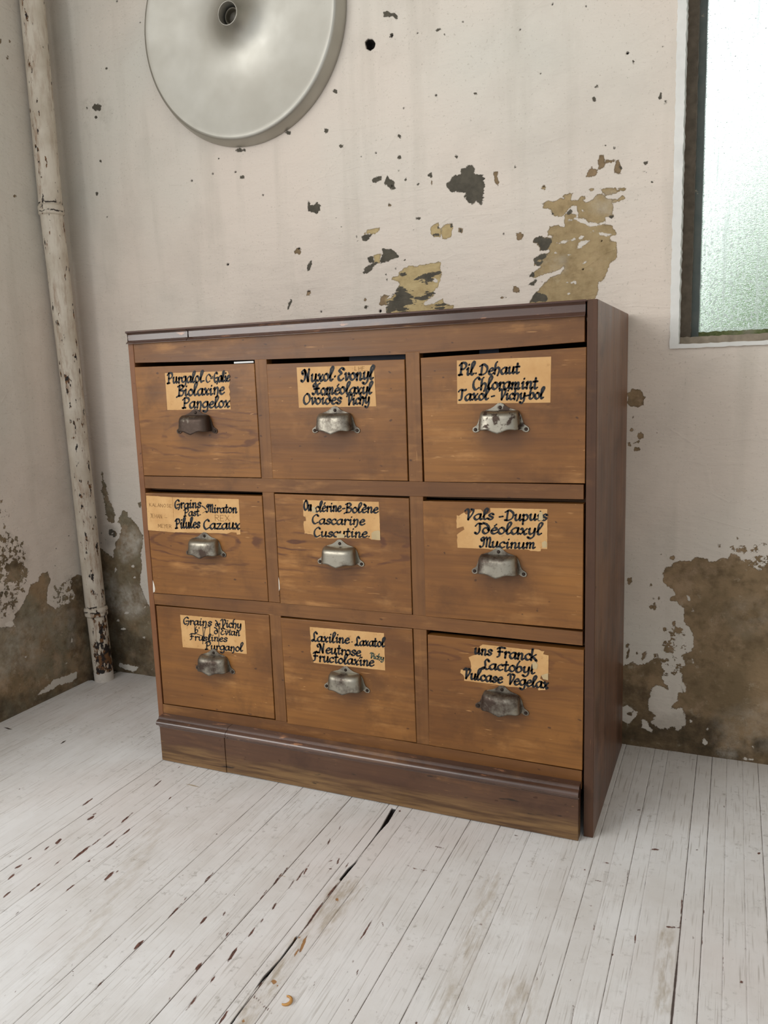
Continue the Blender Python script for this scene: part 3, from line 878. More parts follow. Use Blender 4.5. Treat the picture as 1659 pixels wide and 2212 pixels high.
def build_floor():
    cols = set()
    for x, s in SEAMS:
        for d in (-.0021, -.0009, 0, .0009, .0021):
            cols.add(round(x + d, 5))
    seam_x = np.array([s[0] for s in SEAMS])
    for x in frames(.541, .5745, .0008):
        cols.add(round(float(x), 5))
    for x in frames(-.235, 1.30, .0019):
        if np.abs(seam_x - x).min() > .0026:
            cols.add(round(float(x), 5))
    xs = np.array(sorted(list(cols) + [-.80, -.65, XL, -.45, -.38, -.31, 1.4, 1.5, 1.6, 1.745]))
    # left part of the room: regular boards too
    extra = []
    x = -.235
    while x > XL:
        for d in (-.0021, -.0009, 0, .0009, .0021):
            extra.append(round(x + d, 5))
        for d in (.0075, .0125, .0175, .0225):
            extra.append(round(x - d, 5))
        x -= .0293
    xs = np.array(sorted(set(list(xs[(xs < XL - .01) | (xs > -.236)]) + extra)))
    more = []
    x = -.235
    while x > XL:
        more.append((x, .35))
        x -= .0293
    allseams = SEAMS + more
    ys = np.concatenate([[-3.4, -2.6, -2.0, -1.6, -1.3, -1.1], frames(-.95, .4, .0030)])
    nu, nv = len(xs), len(ys)
    X, Yg = np.meshgrid(xs, ys)
    Xs = X - .005 * Yg * ((X > -.5) & (X < 1.35))
    P = np.stack([Xs.ravel(), Yg.ravel(), np.zeros(X.size)], 1)
    m = Masks(P, ['chip', 'gap'])
    m.a['seam'] = np.zeros(len(P))
    m.a['grime'] = np.zeros(len(P))
    m.a['ochre'] = np.zeros(len(P))
    xr = X.ravel()
    yr = Yg.ravel()
    zz0 = np.zeros(len(P))
    bx = np.array(sorted(s[0] for s in allseams))
    bi = np.searchsorted(bx, xr)
    tone = rng.random(len(bx) + 1)
    m.a['tone'] = tone[bi]
    lift = (rng.random(len(bx) + 1) - .5) * .0007
    zz0 += lift[bi]
    for x, s in allseams:
        d = np.abs(xr - x)
        i = d < .0015
        st = s
        v = np.clip(1 - d[i] / .0010, 0, 1) * st
        m.a['seam'][i] = np.maximum(m.a['seam'][i], v)
        zz0[i] -= np.clip(1 - d[i] / .0010, 0, 1) * .0012 * st
    # the board by x = 1.07 has shrunk more towards the front
    i = (np.abs(xr - 1.0735) < .0022) & (yr < -.12)
    m.a['seam'][i] = np.maximum(m.a['seam'][i], np.clip((-.12 - yr[i]) / .2, 0, 1) * (1.25 - np.abs(xr[i] - 1.0735) / .0022))
    A = (0, 1640, .33755)
    B = (400, 1640, .33755)
    Cc = (850, 1720, .30139)
    D = (1200, 1600, .27667)
    # the open gap
    m.poly('gap', B, [(1322, 312), (1352, 318), (1300, 405), (1240, 470), (1160, 570), (1090, 670), (1000, 776), (986, 768), (1040, 700), (1110, 640), (1180, 540), (1250, 440)])
    m.poly('gap', B, [(715, 1130), (722, 1140), (640, 1250), (560, 1350), (450, 1470), (300, 1695), (284, 1695), (400, 1540), (500, 1390), (600, 1285)])
    m.slit('chip', B, 985, 785, 900, 890, 12)
    m.slit('chip', B, 900, 890, 740, 1120, 15)
    for x, y, a, b, r in [(1290, 392, 10, 18, .5), (1035, 680, 22, 5, -1.0), (930, 650, 14, 6, -.4), (980, 650, 8, 20, .4), (930, 700, 11, 6, 0), (920, 527, 8, 16, .4), (990, 436, 5, 10, .4), (770, 715, 8, 20, .5), (735, 745, 7, 28, .6), (640, 715, 5, 20, .6), (590, 770, 8, 34, .6), (500, 870, 5, 26, .6),
                          (568, 943, 10, 20, .5), (490, 1035, 7, 16, .5), (425, 1110, 8, 26, .6), (300, 1250, 12, 40, .6), (178, 1410, 6, 22, .6), (85, 1325, 12, 22, .7), (270, 1120, 7, 16, .6), (465, 860, 6, 6, 0), (1160, 1090, 8, 50, .55), (1265, 1055, 7, 12, -.4), (1103, 1360, 7, 17, .2), (1072, 1392, 6, 9, .3), (1075, 1290, 5, 10, .5),
                          (1048, 1600, 8, 7, 0), (825, 1450, 5, 24, .2), (150, 760, 6, 36, .7), (120, 1030, 8, 20, .7), (250, 990, 8, 14, .5), (985, 1222, 6, 5, 0), (640, 1240, 8, 12, .5), (480, 1440, 8, 18, .5), (240, 1660, 12, 50, .6), (40, 1560, 8, 40, .6), (1320, 1240, 5, 8, 0), (680, 800, 5, 26, .6), (790, 680, 4, 16, .6)]:
        m.blob('chip', B, x, y, a, b, r)
    for x, y, a, b, r in [(560, 275, 7, 30, .95), (580, 378, 26, 12, -.5), (605, 352, 14, 6, -.4), (375, 525, 12, 20, .8), (300, 570, 6, 18, .9), (190, 637, 18, 6, -.5), (115, 690, 30, 9, -.5), (75, 750, 7, 22, .9), (45, 865, 7, 24, .9), (800, 385, 8, 24, .9), (838, 352, 5, 14, .8), (690, 470, 4, 30, .9), (620, 525, 4, 26, .9),
                          (520, 598, 10, 55, .9), (245, 805, 6, 14, .9), (215, 830, 5, 26, .9), (715, 540, 9, 34, .9), (810, 465, 8, 26, .9), (570, 652, 9, 14, .9), (743, 560, 10, 6, .1), (700, 745, 12, 34, .8), (750, 718, 5, 14, .8), (580, 970, 6, 9, .6), (450, 822, 5, 26, .9), (425, 970, 7, 9, .5), (148, 1372, 12, 8, 0), (462, 1316, 5, 10, .4), (467, 1358, 6, 8, 0), (470, 1385, 5, 10, .2),
                          (890, 1185, 12, 30, .8), (640, 1440, 6, 36, .7), (1120, 970, 6, 44, .75), (1330, 760, 4, 24, .75), (1190, 890, 5, 16, .7), (1300, 1030, 8, 24, .75), (1275, 1330, 10, 24, .6), (1100, 1245, 10, 22, .5), (1490, 1250, 12, 40, .6), (1360, 1410, 8, 20, .6), (1610, 1105, 8, 30, .6), (1190, 1605, 6, 8, .3), (1085, 1535, 5, 12, .4), (1020, 330, 14, 3, .1), (370, 660, 4, 24, .8), (125, 190, 7, 5, -.3), (1385, 480, 9, 6, 0), (110, 985, 4, 14, .8), (1170, 743, 7, 4, 0), (1500, 870, 6, 9, .3), (1240, 1550, 5, 24, .7),
                          (965, 37, 5, 3, 0), (1010, 155, 5, 26, .85), (1145, 52, 3, 12, .8), (715, 300, 6, 4, 0), (640, 288, 14, 3, .1), (1090, 245, 4, 10, .8)]:
        m.blob('chip', A, x, y, a, b, r)
    for x, y, a, b, r in [(340, 368, 42, 6, .25), (222, 528, 26, 6, .15), (150, 516, 22, 5, .2), (105, 497, 16, 4, .2), (782, 475, 5, 8, 0), (1370, 527, 9, 6, .2), (1475, 607, 30, 4, .2), (1635, 643, 14, 4, .1), (1410, 784, 14, 4, .1), (683, 1125, 9, 6, .1), (750, 886, 5, 4, 0), (625, 917, 16, 8, .2), (820, 972, 10, 4, .2),
                          (540, 1515, 8, 18, -.3), (700, 1492, 5, 13, .2), (1290, 1500, 13, 8, .2), (1284, 1575, 4, 60, .15), (1568, 1133, 14, 10, .1), (1418, 1155, 5, 13, .1), (1440, 930, 4, 22, .1), (955, 1415, 18, 6, .1), (165, 1622, 12, 16, .2), (1525, 478, 16, 5, .4), (1058, 1205, 5, 12, .2), (1310, 1285, 3, 12, .1), (880, 280, 16, 4, .1), (1220, 1000, 8, 4, .2), (1290, 758, 10, 4, .1), (45, 107, 12, 8, 0)]:
        m.blob('chip', Cc, x, y, a, b, r)
    for x, y, a, b, r in [(985, 1290, 9, 52, .05), (623, 1545, 9, 24, .05), (1160, 1335, 6, 16, 0), (650, 540, 12, 7, 0), (722, 596, 4, 8, 0), (780, 850, 36, 10, .05), (670, 835, 50, 3, .15), (1590, 880, 16, 10, 0), (1105, 850, 12, 6, 0), (1455, 1885, 22, 14, .3), (1118, 754, 7, 3, 0), (1075, 148, 12, 3, 0), (825, 1873, 7, 5, .2), (405, 953, 14, 6, .3), (563, 1045, 4, 20, .1), (975, 1420, 5, 40, .1), (1308, 1760, 4, 60, .02), (1145, 1560, 4, 30, .05)]:
        m.blob('chip', D, x, y, a, b, r)
    m.slit('chip', D, 840, 1448, 970, 1462, 14)
    # ochre bare wood
    for x, y, a, b, r in [(972, 900, 17, 15, .2), (730, 1142, 12, 8, 0), (755, 1185, 14, 40, .4), (570, 1425, 26, 20, .4), (635, 750, 16, 5, .3), (712, 1240, 8, 22, .5), (372, 1675, 14, 16, 0), (695, 1165, 6, 24, .4), (590, 1450, 8, 10, .3)]:
        m.blob('chip', B, x, y, a, b, r)
        m.fade('ochre', B, [(x - a, y - b), (x + a, y - b), (x + a, y + b), (x - a, y + b)], 4, 1.0)
    for k in range(10):
        m.blob('chip', B, 445 + k * 12, 1520 + k * 12, 4, 8, .5)
    # dirtier strips
    m.fade('grime', B, [(990, 770), (1130, 800), (900, 1100), (760, 1130), (560, 1500), (420, 1695), (310, 1695), (720, 1130)], 14, .75)
    m.fade('grime', D, [(830, 1500), (900, 1500), (870, 2100), (800, 2100)], 16, .7)
    m.fade('grime', Cc, [(680, 560), (760, 560), (420, 1632), (300, 1632)], 18, .5)
    m.fade('grime', Cc, [(800, 1340), (1000, 1340), (980, 1632), (780, 1632)], 26, .55)
    m.fade('grime', A, [(1000, 380), (1060, 420), (480, 1300), (440, 1260)], 20, .35)
    # notch cut round the pipe foot
    N = (100, 1350, .1567)
    m.poly('gap', N, [(560, 770), (610, 758), (720, 778), (830, 778), (905, 715), (880, 690), (1010, 636), (900, 560), (500, 700)])
    P[:, 2] = zz0 - np.clip(m.a['gap'] / .0015, 0, 1) * .007
    o = grid_mesh('floor', P, nu, nv, floor_material(), m.a)
    o['kind'] = 'structure'
    return o


build_back_wall()
build_left_wall()
build_floor()
unseen_ceil = box('unseen_ceiling', XL, 1.75, -1.45, YB, 2.6, 2.64, plain('unseen_ceiling_paint', S(200, 195, 186), .9), None, 0)  # unseen ceiling, added to keep sky light off the upper wall
unseen_ceil['kind'] = 'structure'
wr = box('unseen_wall_right', 1.75, 1.80, -1.45, YB, -.02, 2.6, plain('unseen_wall_right_paint', S(206, 198, 187), .9), None, 0)  # unseen wall, added to cut ambient light from the right
wr['kind'] = 'structure'

# ------------------------------------------------------------------ window
white_gloss = plain('chipped_white_paint', S(226, 226, 222), .5, var=.05)
dark_putty = plain('grimy_putty', S(96, 86, 74), .7, var=.3, scale=60)
sill_putty = plain('grey_sill_putty', S(150, 138, 122), .8, var=.25, scale=50)


def metal_frame_material():
    k = NT('grey_green_frame_paint')
    co = k.coord()
    n = k.noise(co, 40, 5, .6)
    c = k.mix(k.rng(n, .35, .65), S(92, 104, 102), S(108, 116, 112))
    c = k.mix(k.rng(k.noise(co, 24, 5, .65), .66, .69), c, S(176, 168, 150))
    return k.fin(c, .5, k.bump(k.math('MULTIPLY', n, .0006), 1.0, .5))


def moss_material():
    k = NT('moss_green')
    co = k.coord()
    n = k.noise(co, 120, 5, .7)
    n2 = k.noise(co, 25, 4)
    c = k.mix(k.rng(n, .35, .65), S(92, 104, 62), S(132, 142, 96))
    c = k.mix(k.rng(n2, .5, .65), c, S(140, 140, 118))
    return k.fin(c, .95, k.bump(k.math('MULTIPLY', n, .004), 1.0, 1.0))


def glass_material():
    k = NT('hammered_glass')
    for nd in list(k.n):
        if nd.type != 'OUTPUT_MATERIAL':
            k.n.remove(nd)
    co = k.coord()
    out = [n for n in k.n if n.type == 'OUTPUT_MATERIAL'][0]
    ham = k.noise(k.mapping(co, (210, 1, 420), rot=(0, .75, 0)), 1.0, 2, .5)
    nrm = k.bump(ham, .0023, 1.0)
    g = k.add('ShaderNodeBsdfRefraction')
    g.inputs['Roughness'].default_value = .18
    g.inputs['IOR'].default_value = 1.35
    g.inputs['Color'].default_value = (.96, 1.0, .98, 1)
    k.put(g.inputs['Normal'], nrm)
    gl = k.add('ShaderNodeBsdfGlossy')
    gl.inputs['Roughness'].default_value = .2
    k.put(gl.inputs['Normal'], nrm)
    tr = k.add('ShaderNodeBsdfTranslucent')
    tr.inputs['Color'].default_value = (.96, 1.0, .98, 1)
    df = k.add('ShaderNodeBsdfDiffuse')
    df.inputs['Color'].default_value = (*S(228, 236, 232), 1)
    m1 = k.add('ShaderNodeMixShader')
    m1.inputs[0].default_value = .05
    k.put(m1.inputs[1], g.outputs[0])
    k.put(m1.inputs[2], gl.outputs[0])
    # lime streaks and spatter
    run = k.noise(k.mapping(co, (75, 1, 4)), 1.0, 4, .6)
    spat = k.noise(co, 190, 3, .6)
    low = k.rng(k.xyz(co)[2], .88, 1.36, 1.0, 0.0)
    d = k.math('MAXIMUM', k.math('MULTIPLY', k.rng(run, .56, .72), .55), k.math('MULTIPLY', k.rng(spat, .55, .63), k.math('ADD', k.math('MULTIPLY', low, .85), .05)))
    d2 = k.math('MAXIMUM', d, k.rng(k.math('ADD', k.xyz(co)[2], k.math('MULTIPLY', k.math('SUBTRACT', spat, .5), .03)), .868, .885, .7, 0))
    m2 = k.add('ShaderNodeMixShader')
    k.put(m2.inputs[0], d2)
    k.put(m2.inputs[1], m1.outputs[0])
    m3 = k.add('ShaderNodeMixShader')
    m3.inputs[0].default_value = .25
    k.put(m3.inputs[1], tr.outputs[0])
    k.put(m3.inputs[2], df.outputs[0])
    k.put(m2.inputs[2], m3.outputs[0])
    k.put(out.inputs['Surface'], m2.outputs[0])
    return k.m


win = link(bpy.data.objects.new('window_1', None))
win.location = (1.3, YB, .85)
win['kind'] = 'structure'
WT = 1.95


def rough_bar(name, x0, x1, y0, y1, z0, z1, mat, parent, wob=.0008, n=60, vertical=True):
    """a bar with hand-plastered, uneven edges"""
    vs, fs = [], []
    for i in range(n):
        t = i / (n - 1)
        j = [random.uniform(-wob, wob) for _ in range(4)]
        if vertical:
            z = z0 + (z1 - z0) * t
            vs += [(x0 + j[0], y0, z), (x1 + j[1], y0 + j[2] * .5, z), (x1 + j[1], y1, z), (x0 + j[3], y1, z)]
        else:
            x = x0 + (x1 - x0) * t
            vs += [(x, y0, z0 + j[0]), (x, y0 + j[2] * .5, z1 + j[1]), (x, y1, z1 + j[1]), (x, y1, z0 + j[3])]
    for i in range(n - 1):
        for q in range(4):
            r = (q + 1) % 4
            fs.append((i * 4 + q, i * 4 + r, i * 4 + 4 + r, i * 4 + 4 + q))
    fs += [(0, 1, 2, 3), tuple((n - 1) * 4 + q for q in (3, 2, 1, 0))]
    o = mesh_obj(name, vs, fs, mat, parent, True)
    o.data.set_sharp_from_angle(angle=math.radians(40))
    return o


rough_bar('plaster_bead', .9975, 1.0135, YB - .006, YB + .06, .8435, WT, white_gloss, win, .0009, 160)
rough_bar('plaster_bead', 1.0135, 1.60, YB - .006, YB + .06, .8435, .8515, white_gloss, win, .0007, 90, False)
rough_bar('reveal', 1.0105, 1.033, YB + .045, YB + .10, .852, WT, dark_putty, win, .0008, 120)
rough_bar('sill', 1.0135, 1.60, YB + .03, YB + .10, .8475, .866, sill_putty, win, .0012, 90, False)
fr = rough_bar('window_frame', 1.030, 1.0465, YB + .075, YB + .115, .860, WT, metal_frame_material(), win, .0004, 90)
fb = rough_bar('window_frame', 1.0465, 1.60, YB + .080, YB + .115, .862, .876, moss_material(), win, .0011, 120, False)
fb['label'] = 'mossy bottom rail of the frame'
pane = box('pane', 1.043, 1.60, YB + .095, YB + .099, .868, WT, glass_material(), win, 0)
pane['label'] = 'hammered translucent glass with lime streaks'
# cobweb threads at the lower left corner are left to the paint; greenery stands outside
leaf_mat = plain('foliage_green', S(160, 190, 138), .7, var=.35, scale=25)
_lt = leaf_mat.node_tree
_tr = _lt.nodes.new('ShaderNodeBsdfTranslucent')
_tr.inputs[0].default_value = (*S(176, 206, 140), 1)
_mx = _lt.nodes.new('ShaderNodeMixShader')
_mx.inputs[0].default_value = .5
_lt.links.new(_lt.nodes['Principled BSDF'].outputs[0], _mx.inputs[1])
_lt.links.new(_tr.outputs[0], _mx.inputs[2])
_lt.links.new(_mx.outputs[0], _lt.nodes['Material Output'].inputs[0])


def bush(name, c, r, label, seed):
    rr = np.random.default_rng(seed)
    n = 1500
    d = rr.normal(size=(n, 3))
    d /= np.linalg.norm(d, axis=1)[:, None]
    rad = (rr.random(n) ** .35)[:, None]
    p = np.array(c) + d * rad * np.array(r)
    vs, fs = [], []
    for i in range(n):
        a = rr.normal(size=3)
        a /= np.linalg.norm(a)
        b = np.cross(a, rr.normal(size=3))
        b /= np.linalg.norm(b)
        s = .05 + .05 * rr.random()
        k = len(vs)
        vs += [p[i] - a * s, p[i] - b * s * .45, p[i] + a * s, p[i] + b * s * .45]
        fs.append((k, k + 1, k + 2, k + 3))
    o = mesh_obj(name, vs, fs, leaf_mat)
    tag(o, label, 'shrub')
    return o


bush('garden_shrub', (1.40, 3.2, .80), (.62, .5, 1.0), 'blurred green shrub seen through the frosted window pane', 3)
gr = box('ground_outside', -1.5, 5.0, YB + .25, 7.0, -.12, -.02, plain('grass_ground', S(104, 124, 84), .95, var=.3, scale=5), None, 0)
gr['kind'] = 'structure'

# ------------------------------------------------------------------ pipe
def pipe_material():
    k = NT('flaking_pipe_paint')
    co = k.coord()
    x, y, z = k.xyz(co)
    n = k.noise(k.mapping(co, (85, 85, 34)), 1.0, 5, .62)
    n2 = k.noise(k.mapping(co, (34, 34, 9)), 1.0, 4, .6)
    col = k.mix(k.rng(k.noise(co, 14, 4), .4, .65), S(216, 207, 192), S(198, 187, 170))
    # chips run mainly down the side that faces the room
    ang = k.math('ADD', k.math('ADD', x, .4795), k.math('MULTIPLY', k.math('ADD', y, -.31), -.55))
    side = k.rng(k.math('ABSOLUTE', k.math('SUBTRACT', ang, .021)), .0, .020, 1, 0)
    rust = k.math('MULTIPLY', k.rng(k.noise(k.mapping(co, (110, 110, 22), loc=(3, 1, 5)), 1.0, 5, .7), .46, .62), k.math('MULTIPLY', k.rng(n2, .40, .56), k.math('ADD', k.math('MULTIPLY', side, .8), .2)))
    col = k.mix(k.math('MULTIPLY', rust, .8), col, S(150, 118, 92))
    low = k.rng(z, .215, .175, 0, 1)
    thr = k.math('SUBTRACT', .70, k.math('MULTIPLY', side, .125))
    thr = k.math('SUBTRACT', thr, k.math('MULTIPLY', low, k.rng(z, .19, .05, .06, .15)))
    chip = k.rng(k.math('SUBTRACT', n, thr), -.006, .006)
    dk = k.mix(k.rng(k.noise(co, 70, 4), .48, .58), S(40, 33, 31), S(120, 84, 52))
    col = k.mix(chip, col, dk)
    for zc in (1.268, 1.2475, .2005, .215):
        j = k.math('ADD', k.math('SUBTRACT', z, zc), k.math('MULTIPLY', k.math('SUBTRACT', k.noise(co, 70, 4), .5), .014))
        col = k.mix(k.math('MULTIPLY', k.rng(k.math('ABSOLUTE', j), .0010, .0026, 1, 0), k.rng(k.noise(co, 45, 3), .44, .5)), col, S(46, 38, 34))
    foot = k.rng(k.math('ADD', z, k.math('MULTIPLY', k.noise(co, 50, 3), .02)), .034, .036, 1, 0)
    col = k.mix(foot, col, S(220, 212, 202))
    h = k.math('SUBTRACT', k.math('MULTIPLY', k.noise(co, 90, 4), .0010), k.math('MULTIPLY', chip, .0012))
    return k.fin(col, .6, k.bump(h, 1.0, .8), spec=.35)


PM = pipe_material()
pr = empty('drain_pipe', (-.463, .306, 0), 'vertical cream drain pipe with flaking paint standing in the wall corner', 'pipe')


def tube(name, pts, mat, parent, seg=40, rings=60):
    """pts: (x,y,z,r) along the pipe, interpolated"""
    a = np.array(pts, float)
    L = a[:, 2]
    zs = np.linspace(L[0], L[-1], rings)
    zs = np.array(sorted(set(zs.tolist() + L.tolist())))
    vs, fs = [], []
    for z in zs:
        x, y, r = (np.interp(z, L, a[:, j]) for j in (0, 1, 3))
        for s in range(seg):
            t = 2 * math.pi * s / seg
            vs.append((x + r * math.cos(t), y + r * math.sin(t), z))
    n = len(zs)
    for i in range(n - 1):
        for s in range(seg):
            q = (s + 1) % seg
            fs.append((i * seg + s, i * seg + q, (i + 1) * seg + q, (i + 1) * seg + s))
    fs.append(tuple(range(seg))[::-1])
    fs.append(tuple((n - 1) * seg + s for s in range(seg)))
    return mesh_obj(name, vs, fs, mat, parent, True)


PX = [(0, -.4785, .328), (.21, -.4800, .322), (.80, -.4800, .312), (1.25, -.4797, .298), (1.75, -.4805, .302), (2.6, -.481, .303)]


def pxy(z):
    q = np.array(PX)
    return float(np.interp(z, q[:, 0], q[:, 1])), float(np.interp(z, q[:, 0], q[:, 2]))


def pp(*zr):
    return [(*pxy(z), z, r) for z, r in zr]


tube('pipe_section', pp((-.006, .0262), (.196, .0262)), PM, pr)
tube('pipe_collar', pp((.186, .0268), (.190, .0305), (.197, .0300), (.203, .0318), (.209, .0310), (.213, .0275)), PM, pr, 40, 8)
tube('pipe_section', pp((.205, .0270), (.80, .0268), (1.25, .0276)), PM, pr)
tube('pipe_collar', pp((1.238, .0278), (1.242, .0312), (1.250, .0306), (1.254, .0318), (1.260, .0310), (1.264, .0285)), PM, pr, 40, 8)
tube('pipe_section', pp((1.255, .0284), (1.75, .0290), (2.598, .0290)), PM, pr)
bmb = bmesh.new()
box_into(bmb, -.5145, -.498, .300, .316, 1.17, 1.245, .004, 2)
bm_obj('wall_bracket', bmb, PM, pr)

# ------------------------------------------------------------------ wall lamp
def alu_material():
    k = NT('spun_aluminium')
    co = k.coord()
    x, y, z = k.xyz(co)
    dx = k.math('SUBTRACT', x, LX)
    dz = k.math('SUBTRACT', z, LZ)
    r = k.math('SQRT', k.math('ADD', k.math('MULTIPLY', dx, dx), k.math('MULTIPLY', dz, dz)))
    cmb = k.add('ShaderNodeCombineXYZ')
    k.put(cmb.inputs[0], k.math('MULTIPLY', r, 1.0))
    ring = k.noise(cmb.outputs[0], 900, 2)
    dent = k.noise(co, 5.5, 2, .4)
    spot = k.noise(co, 160, 3)
    col = k.mix(k.rng(k.noise(co, 9, 4), .35, .65), S(182, 180, 172), S(177, 174, 165))
    col = k.mix(k.rng(spot, .70, .76, 0, .3), col, S(150, 146, 136))
    h = k.math('ADD', k.math('MULTIPLY', ring, .00003), k.math('MULTIPLY', dent, .0013))
    return k.fin(col, k.rng(k.noise(co, 18, 4), .3, .7, .46, .54), k.bump(h, 1.0, .5), metal=.9)


LX, LZ = .0570, 1.6165
lamp = empty('wall_lamp', (LX, YB, LZ), 'round brushed aluminium disc lamp without bulb mounted on the back wall', 'lamp')
AM = alu_material()
prof = [(.2640, .000), (.2645, .003), (.2630, .012), (.2568, .0290), (.2550, .0322), (.2520, .0340), (.2495, .0346)]
v, f = lathe(prof, (LX, YB + .001, LZ), 192)
mesh_obj('lamp_rim', v, f, AM, lamp, True)
prof = [(.2495, .0346), (.2470, .0345), (.242, .0338), (.23, .0318), (.20, .0275), (.16, .0228), (.12, .0200), (.09, .0202), (.068, .0230), (.052, .0285), (.040, .0365), (.0315, .0460), (.0272, .0545), (.0258, .0600), (.0250, .0632), (.0240, .0638), (.0232, .0630), (.0232, .040), (.0222, .028), (.0, .0275)]
v, f = lathe(prof, (LX, YB + .001, LZ), 192)
mesh_obj('lamp_dish', v, f, AM, lamp, True)
porc = plain('socket_porcelain', S(92, 86, 74), .35, var=.1)
prof = [(.0195, .028), (.0195, .044), (.0175, .046), (.0160, .0455), (.0155, .043), (.0150, .036), (.0145, .034), (.0140, .032), (.0, .0305)]
v, f = lathe(prof, (LX, YB + .001, LZ), 64)
so = mesh_obj('bulb_socket', v, f, porc, lamp, True)
so['label'] = 'dark empty bulb socket inside the central neck'
prof = [(.0036, .030), (.0036, .0345), (.0, .0350)]
v, f = lathe(prof, (LX + .003, YB + .001, LZ - .003), 24)
mesh_obj('socket_contact', v, f, plain('brass', S(170, 140, 90), .3, 1.0), so, True)

# ------------------------------------------------------------------ cabinet
cab = empty('drawer_cabinet', (.452, .19, 0), 'brown wooden cabinet of nine labelled drawers with metal cup pulls', 'cabinet')
A_, B_, C_ = S(104, 65, 29), S(134, 87, 38), S(156, 105, 48)
frame_w = wood_material('frame_pine', S(98, 62, 30), S(116, 75, 37), S(132, 89, 46), 'x', (3, 1, 2), scr=.7, patch=(S(190, 138, 86), .73))
stile_w = wood_material('stile_pine', S(102, 65, 32), S(120, 79, 39), S(138, 93, 48), 'z', (1, 2, 7), scr=.7, patch=(S(190, 138, 86), .74))
side_w = wood_material('side_panel_wood', S(82, 54, 40), S(112, 78, 59), S(152, 116, 92), 'z', (5, 3, 1), scr=.2, rough=.46, fiber=.5, coat=.08)
edge_w = wood_material('panel_edge_wood', S(64, 41, 26), S(80, 52, 34), S(92, 60, 40), 'z', (2, 3, 4), scr=.25, rough=.55)
left_w = wood_material('left_edge_wood', S(114, 72, 42), S(126, 82, 50), S(136, 90, 56), 'z', (8, 3, 4), scr=.2, rough=.45)
mould_w = wood_material('dark_moulding', S(70, 48, 38), S(86, 61, 50), S(104, 78, 66), 'x', (7, 1, 3), scr=.5, rough=.3, patch=(S(160, 114, 84), .62), coat=.9)
plinth_w = wood_material('scuffed_plinth', S(78, 52, 38), S(90, 62, 44), S(98, 70, 50), 'x', (4, 6, 1), scr=.35, rough=.45, edge=.036)
inner_w = plain('inner_wood', S(88, 64, 44), .8, var=.2)

FX0, FX1 = -.0017, .8985
box('side_panel', .902, .9190, 0.0, .383, 0.0, .9160, side_w, cab, .0022, 3)
# its darker front edge band
box('panel_edge', .9024, .9184, -.0008, .004, .0006, .9154, edge_w, cab, .0006, 1)
lp = box('side_panel', -.0152, -.0017, 0.0, .383, 0.0, .8925, left_w, cab, .0015, 2)
# rails
bm = bmesh.new()
prism_xz(bm, [(FX0, .8925), (FX1, .8925), (FX1, .8510), (.75, .8468), (.593, .8450), (.45, .8458), (.283, .8478), (.14, .8502), (FX0, .8530)], .0012, .020, .0006)
bm_obj('rail', bm, frame_w, cab)
for pts in ([(FX0, .6214), (.30, .6217), (.60, .6214), (FX1, .6222), (FX1, .5978), (.60, .5951), (.30, .5952), (FX0, .5960)],
            [(FX0, .3702), (.283, .3742), (.60, .3750), (FX1, .3720), (FX1, .3480), (.60, .3492), (.30, .3482), (FX0, .3462)],
            [(FX0, .1212), (.283, .1255), (.60, .1240), (FX1, .1212), (FX1, .088), (FX0, .088)]):
    bm = bmesh.new()
    prism_xz(bm, pts, .0006, .020, .0006)
    bm_obj('rail', bm, frame_w, cab)
for x0, x1 in ((.2836, .3098), (.5915, .6174)):
    for z0, z1 in ((.6216, .848), (.3748, .5950), (.1245, .3485)):
        box('stile', x0, x1, .0006, .020, z0, z1, stile_w, cab, .0005, 1)
# carcass behind
box('back_panel', -.0017, .902, .370, .380, .02, .905, inner_w, cab, 0)
for z in (.105, .352, .600):
    box('drawer_runner_board', -.0017, .902, .022, .369, z - .010, z, inner_w, cab, 0)
for xc in (.2967, .6045):
    box('divider', xc - .008, xc + .008, .021, .368, .106, .85, inner_w, cab, 0)
# top board and nosing
box('top_board', -.0160, .9012, -.0045, .384, .9125, .9160, wood_material('top_board_wood', S(70, 44, 36), S(84, 54, 44), S(92, 60, 48), 'x', (1, 9, 3), scr=.2), cab, .0006, 1)


def nosing(h0, h1, y_out, y_in):
    pts = [(y_in, h0), (y_in, h1)]
    pts.append((-.006, h1))
    for t in np.linspace(90, -62, 12):
        a = math.radians(t)
        pts.append((-.0075 + (-y_out - .0075) * math.cos(a), (h0 + h1) / 2 + .0014 + ((h1 - h0) / 2 - .0014) * math.sin(a)))
    pts.append((-.0062, h0 + .0004))
    pts.append((-.0062, h0))
    return pts


XS = float(aty(397, 720, -.012)[0])
profile_x('top_moulding', nosing(.8908, .9124, -.0180, .0010), -.0148, XS - .0006, mould_w, cab, 10)
profile_x('top_moulding', nosing(.8904, .9124, -.0180, .0010), XS + .0006, .8998, mould_w, cab, 60, .0003)
# plinth with its moulding
XP = float(aty(487, 1630, -.02)[0])
for x0, x1, dz in ((.0020, XP - .0007, 0.0), (XP + .0007, .8966, -.0005)):
    bm = bmesh.new()
    prism_xz(bm, [(x0, .0022), (x1, .0010), (x1, .0790 + dz), (x0, .0790 + dz)], -.0200, .0004, .0010)
    bm_obj('plinth', bm, plinth_w, cab)
XM = float(aty(487, 1578, -.026)[0])


def base_prof(dz):
    pts = [(.0004, .0792 + dz), (.0004, .1015 + dz), (-.0170, .1015 + dz), (-.0188, .1000 + dz), (-.0195, .0965 + dz)]
    for t in np.linspace(60, -80, 9):
        a = math.radians(t)
        pts.append((-.0205 - .0085 * math.cos(a), .0893 + dz + .0068 * math.sin(a)))
    pts += [(-.0205, .0815 + dz), (-.0205, .0792 + dz)]
    return pts


